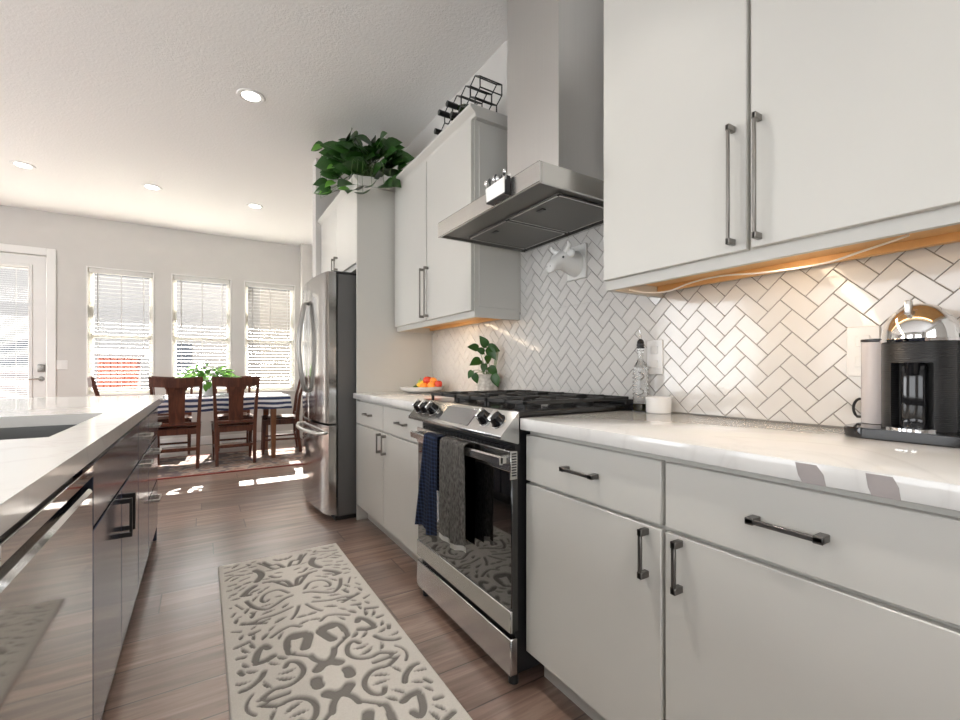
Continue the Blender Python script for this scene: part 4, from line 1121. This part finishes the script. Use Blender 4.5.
# centrepiece on the dining table
vx, vy = .07, 6.20
vp = thing('table_plant', 'bushy green plant in a white vase on the dining table', 'plant', (vx, vy, .762))
MB().lathe([(0, 0), (.055, 0), (.065, .02), (.062, .15), (.058, .152), (.054, .14), (0, .13)], (vx, vy, .762), 24).build('vase', 'porcelain', vp)
fo = MB(); st_ = MB(); base = Vector((vx, vy, .90)); random.seed(9)
for k in range(130):
    a = random.uniform(0, 6.283); e = random.uniform(0, 1); r_ = .30 * math.sqrt(random.uniform(.02, 1))
    tgt = base + Vector((r_ * math.cos(a), r_ * .7 * math.sin(a), .03 + .20 * (1 - (r_ / .31) ** 2) * random.uniform(.4, 1) + .02))
    L = random.uniform(.06, .10)
    leaf(fo, tgt, (math.cos(a) + random.uniform(-.4, .4), math.sin(a) + random.uniform(-.4, .4), random.uniform(-.6, .3)), (0, -.4, 1), L, L * .75, .25, .2)
    if k % 4 == 0: st_.tube(arc(base - Vector((0, 0, .03)), tgt, .03, 5), .0025, 5)
for (dx_, dz_) in ((-.03, -.05), (.0, -.02), (.20, -.02), (.26, -.04)):
    leaf(fo, base + Vector((dx_, -.08, dz_ + .04)), (dx_, -.3, -1), (0, -1, .3), .08, .06)
fo.build('foliage', 'leaf_bright', vp, smooth=60, recalc=False); st_.build('stem', 'stem', vp)

# ------------------------------------------------------------------ counter objects
# fruit plate
fx, fy = 1.335, 2.93
tag(origin_mesh(MB().lathe([(0, 0), (.09, 0), (.15, .025), (.160, .040), (.163, .042), (.158, .043), (.09, .012), (0, .010)], (fx, fy, .9045), 40).build('fruit_plate', 'porcelain'), (fx, fy, .9045)), 'wide shallow white plate of fruit on the far counter', 'plate')
FR = [('orange', 'orange', .030, (-.005, -.045, 0), 'whole orange lying at the front of the fruit plate'),
      ('orange', 'orange', .028, (.03, -.092, .010), 'whole orange at the range side of the fruit plate'),
      ('orange', 'orange', .031, (.06, -.06, .035), 'whole orange raised at the back of the fruit plate'),
      ('apple', 'apple', .034, (.03, -.035, .036), 'red apple topping the fruit on the plate'),
      ('apple', 'apple', .028, (.075, -.115, .02), 'small red apple at the back edge of the fruit plate'),
      ('lemon', 'lemon', .029, (.03, .03, .018), 'yellow fruit in the middle of the plate beside the apple'),
      ('lemon', 'lemon', .026, (.01, .055, .006), 'smaller yellow fruit beside the dark green ones'),
      ('lime', 'dark_green', .019, (-.04, .02, .0), 'dark green fruit at the front of the plate'),
      ('lime', 'dark_green', .019, (-.02, .06, .0), 'dark green fruit behind the front one on the plate'),
      ('pear', 'green_fruit', .026, (.03, .092, .012), 'pale green fruit at the panel side of the plate')]
for nm, mt, r, (dx_, dy_, dz_), lab in FR:
    c = (fx + dx_, fy + dy_, .9045 + .013 + r + dz_)
    t0 = thing(nm, lab, 'fruit', (c[0], c[1], c[2] - r), 0, 'fruit on the white plate')
    if nm == 'apple': MB().lathe([(.001, -r * .82), (r * .5, -r * .9), (r * .92, -r * .4), (r, .1 * r), (r * .85, r * .65), (r * .45, r * .88), (.001, r * .68)], c, 20).build('flesh', mt, t0, smooth=60)
    elif nm == 'pear': MB().lathe([(.001, -r), (r * .7, -r * .8), (r, -.2 * r), (r * .75, r * .6), (r * .45, r * 1.3), (r * .25, r * 1.5), (.001, r * 1.55)], c, 20).build('flesh', mt, t0, smooth=60)
    else: MB().sphere(c, r, (1, 1.18 if nm in ('lemon', 'lime') else 1, .95), 20).build('flesh', mt, t0)
    MB().tube([(c[0], c[1], c[2] + r * (1.45 if nm == 'pear' else .66)), (c[0] + .002, c[1] - .002, c[2] + r * (1.45 if nm == 'pear' else .66) + .014)], .0014, 5).build('stem', 'stem', t0)

# oil bottle
ox, oy = 1.468, 1.158
ob = thing('oil_bottle', 'dimpled clear glass oil bottle with black pourer beside the range', 'bottle', (ox, oy, .9045))
prof = [(0, 0), (.028, 0), (.030, .004)]
z = .01
while z < .165: prof += [(.0265, z), (.030, z + .007), (.030, z + .009)]; z += .016
prof += [(.026, .172), (.013, .195), (.0105, .205), (.0105, .235), (.013, .238), (.013, .245), (.0, .246)]
MB().lathe(prof, (ox, oy, .9045), 24).build('glass_body', 'glass', ob, smooth=30)
MB().lathe([(0, .003), (.020, .003), (.020, .03), (0, .03)], (ox, oy, .9045), 16).build('oil', 'oil', ob)
mb = MB().lathe([(0, .246), (.015, .246), (.015, .252), (.012, .253), (.015, .256), (.015, .262), (.012, .263), (.014, .266), (.012, .275), (.006, .282), (0, .283)], (ox, oy, .9045), 16)
mb.build('stopper', 'black', ob)
MB().tube([(ox, oy, 1.187), (ox + .002, oy, 1.20), (ox - .002, oy + .003, 1.222)], [.004, .003, .002], 8).build('pour_spout', 'chrome', ob)
# ramekin
rx_, ry_ = 1.463, 1.072
tag(origin_mesh(MB().lathe([(0, 0), (.044, 0), (.046, .004), (.047, .052), (.049, .056), (.047, .060), (.043, .058), (.042, .012), (0, .010)], (rx_, ry_, .9045), 32).build('ramekin', 'porcelain'), (rx_, ry_, .9045)), 'small white porcelain ramekin beside the oil bottle', 'ramekin')

# coffee machine
mx_, my_ = 1.42, .34
cm = thing('coffee_machine', 'black pod coffee machine with chrome dome on the right counter', 'coffee machine', (mx_, my_, .9045))
mb = MB()
def rrect(x0, y0, x1, y1, r, n=6):
    p = []
    for cx_, cy_, a0 in ((x1 - r, y1 - r, 0), (x0 + r, y1 - r, 90), (x0 + r, y0 + r, 180), (x1 - r, y0 + r, 270)):
        for k in range(n + 1):
            a = R(a0 + 90 * k / n); p.append((cx_ + r * math.cos(a), cy_ + r * math.sin(a)))
    return p
rp = rrect(1.315, .175, 1.505, .462, .045)
mb.prism(rp, 2, .9045, .929, .003); mb.build('base_tray', 'black_gloss', cm)
# body with front recess: ring sector profile
n = 64; rb = .067; body = []
pts = []
for k in range(n):
    a = 2 * math.pi * k / n
    dirx, diry = math.cos(a), math.sin(a)
    pts.append((mx_ + rb * dirx, my_ + rb * diry))
rec = [(mx_ - math.sqrt(rb * rb - .036 * .036), my_ + .036), (mx_ - .022, my_ + .031), (mx_ - .022, my_ - .031), (mx_ - math.sqrt(rb * rb - .036 * .036), my_ - .036)]
low = [p for k, p in enumerate(pts) if not (p[0] < mx_ and abs(p[1] - my_) < .037)]
# order: start after the recess going round
ang = lambda p: (math.atan2(p[1] - my_, p[0] - mx_)) % (2 * math.pi)
low = sorted(low, key=lambda p: (ang(p) - math.pi) % (2 * math.pi))
poly = [rec[3]] + low + [rec[0], rec[1], rec[2]]
mb = MB(); mb.prism(poly, 2, .929, 1.082); mb.build('body', 'ribbed', cm, smooth=25)
MB().lathe([(rb, 1.082), (rb, 1.128), (rb - .002, 1.130), (0, 1.130)], (mx_, my_, 0), n).lathe([(0, 1.0815), (rb, 1.082)], (mx_, my_, 0), n).build('upper_body', 'ribbed', cm, smooth=35)
mb = MB(); prof = [(rb + .002, 1.130), (rb + .003, 1.136)]
for k in range(13):
    a = R(90 * k / 12); prof.append(((rb + .001) * math.cos(a), 1.137 + .083 * math.sin(a)))
mb.lathe(prof, (mx_, my_, 0), 48); mb.build('dome', 'chrome', cm, smooth=50)
MB().box((mx_ - .064, my_ + .0, 1.190), (mx_ - .044, my_ + .012, 1.224), .004, seg=2).build('lever', 'nickel', cm)
MB().box((mx_ - .050, my_ - .022, .93), (mx_ - .023, my_ + .022, 1.08), .008, seg=2).build('coffee_column', 'black_gloss', cm)
MB().lathe([(0, 1.055), (.012, 1.055), (.015, 1.083), (0, 1.083)], (mx_ - .050, my_, 0), 20).build('spout', 'black_gloss', cm)
mb = MB().lathe([(0, .929), (.042, .929), (.042, .935), (.036, .937), (0, .935)], (mx_ - .062, my_, 0), 32); mb.build('cup_support', 'chrome', cm)
MB().lathe([(0, .930), (.030, .930), (.030, 1.135), (.0, 1.137)], (1.458, .430, 0), 28).build('water_tank', 'tank', cm)
MB().lathe([(0, 1.137), (.031, 1.137), (.031, 1.143), (0, 1.145)], (1.458, .430, 0), 28).build('tank_lid', 'black', cm)
MB().lathe([(0, .930), (.030, .930), (.030, 1.14), (.025, 1.152), (0, 1.153)], (1.472, .262, 0), 28).build('pod_bin', 'ribbed', cm)
pts = [(1.505, .47 + .012 * math.cos(R(a)), .958 + .03 * math.sin(R(a))) for a in range(-80, 200, 20)]
pts = [(1.50, .475 + .016 * math.cos(R(a)), .962 + .026 * math.sin(R(a))) for a in range(-60, 241, 20)]
MB().tube([(1.497, .44, .94)] + [Vector(p) for p in pts][::1], .0035, 8).build('power_cord', 'black', cm)

# cow head plaque on the tiles
PY, PZ = 1.555, 1.580
cw = thing('cow_head_plaque', 'white cow head ornament on a square plaque below the hood', 'wall ornament', (WX - .012, PY, PZ))
MB().box((WX - .024, PY - .062, PZ - .085), (WX - .0112, PY + .062, PZ + .075), .003).build('plaque', 'plaster', cw)
mb = MB(); rings = []
dirh = Vector((-1, .12, -.12)).normalized()
for (tt, ry, rz_, dz_) in ((0, .052, .062, -.012), (.03, .048, .056, -.004), (.055, .044, .050, .004), (.078, .042, .046, .010), (.098, .038, .040, .004), (.115, .034, .036, -.004), (.130, .032, .032, -.014), (.142, .031, .029, -.022), (.150, .024, .020, -.027), (.153, .010, .008, -.028)):
    c = Vector((WX - .024, PY + .005, PZ)) + dirh * tt + Vector((0, 0, dz_))
    rings.append([c + Vector((0, ry * math.cos(2 * math.pi * k / 18), rz_ * math.sin(2 * math.pi * k / 18))) for k in range(18)])
mb.loft(rings); mb.build('head', 'plaster', cw, smooth=60)
def at(tt, dy_, dz_): return Vector((WX - .024, PY + .005, PZ)) + dirh * tt + Vector((0, dy_, dz_))
for sg in (-1, 1):
    mb = MB(); mb.tube([at(.072, sg * .022, .045), at(.078, sg * .046, .058), at(.084, sg * .058, .070), at(.092, sg * .056, .084)], [.013, .012, .010, .006], 10); mb.build('horn', 'plaster', cw, smooth=60)
    mb = MB().sphere((0, 0, 0), .02, (.6, 1.2, .95), 12, m=Matrix.Translation(at(.072, sg * .056, .030)) @ Matrix.Rotation(sg * R(-12), 4, 'X')); mb.build('ear', 'plaster', cw)
    MB().sphere(at(.100, sg * .036, .016), .0055, n=10).build('eye', 'black', cw)
    MB().sphere(at(.1515, sg * .012, -.020), .003, n=8).build('nostril', 'seam', cw)

# wine rack with bottles on the far wall cabinet
ZT = 2.4455
RZ = 0.0
wr = thing('wine_rack', 'black wire honeycomb wine rack on top of the wall cabinet', 'wine rack', (1.32, 2.20, ZT), RZ)
hr = .058
cells = [(-.094, 0), (.008, 0), (.110, 0), (.212, 0), (-.145, 1), (-.043, 1), (.059, 1), (.161, 1)]
def hexp(cx_, row_):
    cz = hr + row_ * hr * 1.5
    return [(cx_ + hr * math.cos(R(90 + 60 * k)) , cz + hr * math.sin(R(90 + 60 * k))) for k in range(6)]
mb = MB()
for (cx_, row_) in cells:
    h_ = hexp(cx_, row_)
    for yy in (-.07, .07):
        for k in range(6): mb.tube([(yy, h_[k][0], h_[k][1] + .003), (yy, h_[(k + 1) % 6][0], h_[(k + 1) % 6][1] + .003)], .0036, 6)
    for k in range(6): mb.tube([(-.07, h_[k][0], h_[k][1] + .003), (.07, h_[k][0], h_[k][1] + .003)], .0036, 6)
mb.build('wire_frame', 'black', wr, world=False)
labs = ['dark wine bottle lying lowest and farthest from the hood in the wire rack', 'dark wine bottle in the bottom tier of the wire rack, nearest the hood',
        'dark wine bottle in the upper tier of the wire rack, farther from the hood', 'dark wine bottle in the upper tier of the wire rack, nearer the hood']
w0 = None
for (cx_, row_), lab in zip([(.212, 0), (.008, 0), (.161, 1), (.059, 1)], labs):
    cz = hr + row_ * hr * 1.5
    loc = Matrix.Translation((1.375, 2.20, ZT)) @ Matrix.Rotation(RZ, 4, 'Z') @ Vector((0, cx_, cz - .0085 + .003))
    if w0 is None:
        w0 = thing('wine_bottle', lab, 'bottle', loc, RZ, 'wine bottles in the wire rack')
        m = Matrix.Rotation(R(-90), 4, 'Y')
        MB().lathe([(0, -.12), (.034, -.12), (.037, -.115), (.037, .05), (.030, .085), (.0155, .11), (.0135, .12), (.0135, .175), (.0155, .176), (.0155, .188), (0, .189)], n=24, m=m).build('glass_body', 'bottle', w0, world=False, smooth=35)
        MB().lathe([(.0377, -.07), (.0378, .03)], n=24, m=m).build('paper_label', 'amber', w0, world=False)
        MB().lathe([(.0160, .125), (.0163, .19), (0, .1905)], n=20, m=m).build('foil_cap', 'black', w0, world=False)
        o = w0
    else: o = copy_tree(w0); o['label'] = lab; o.location = loc
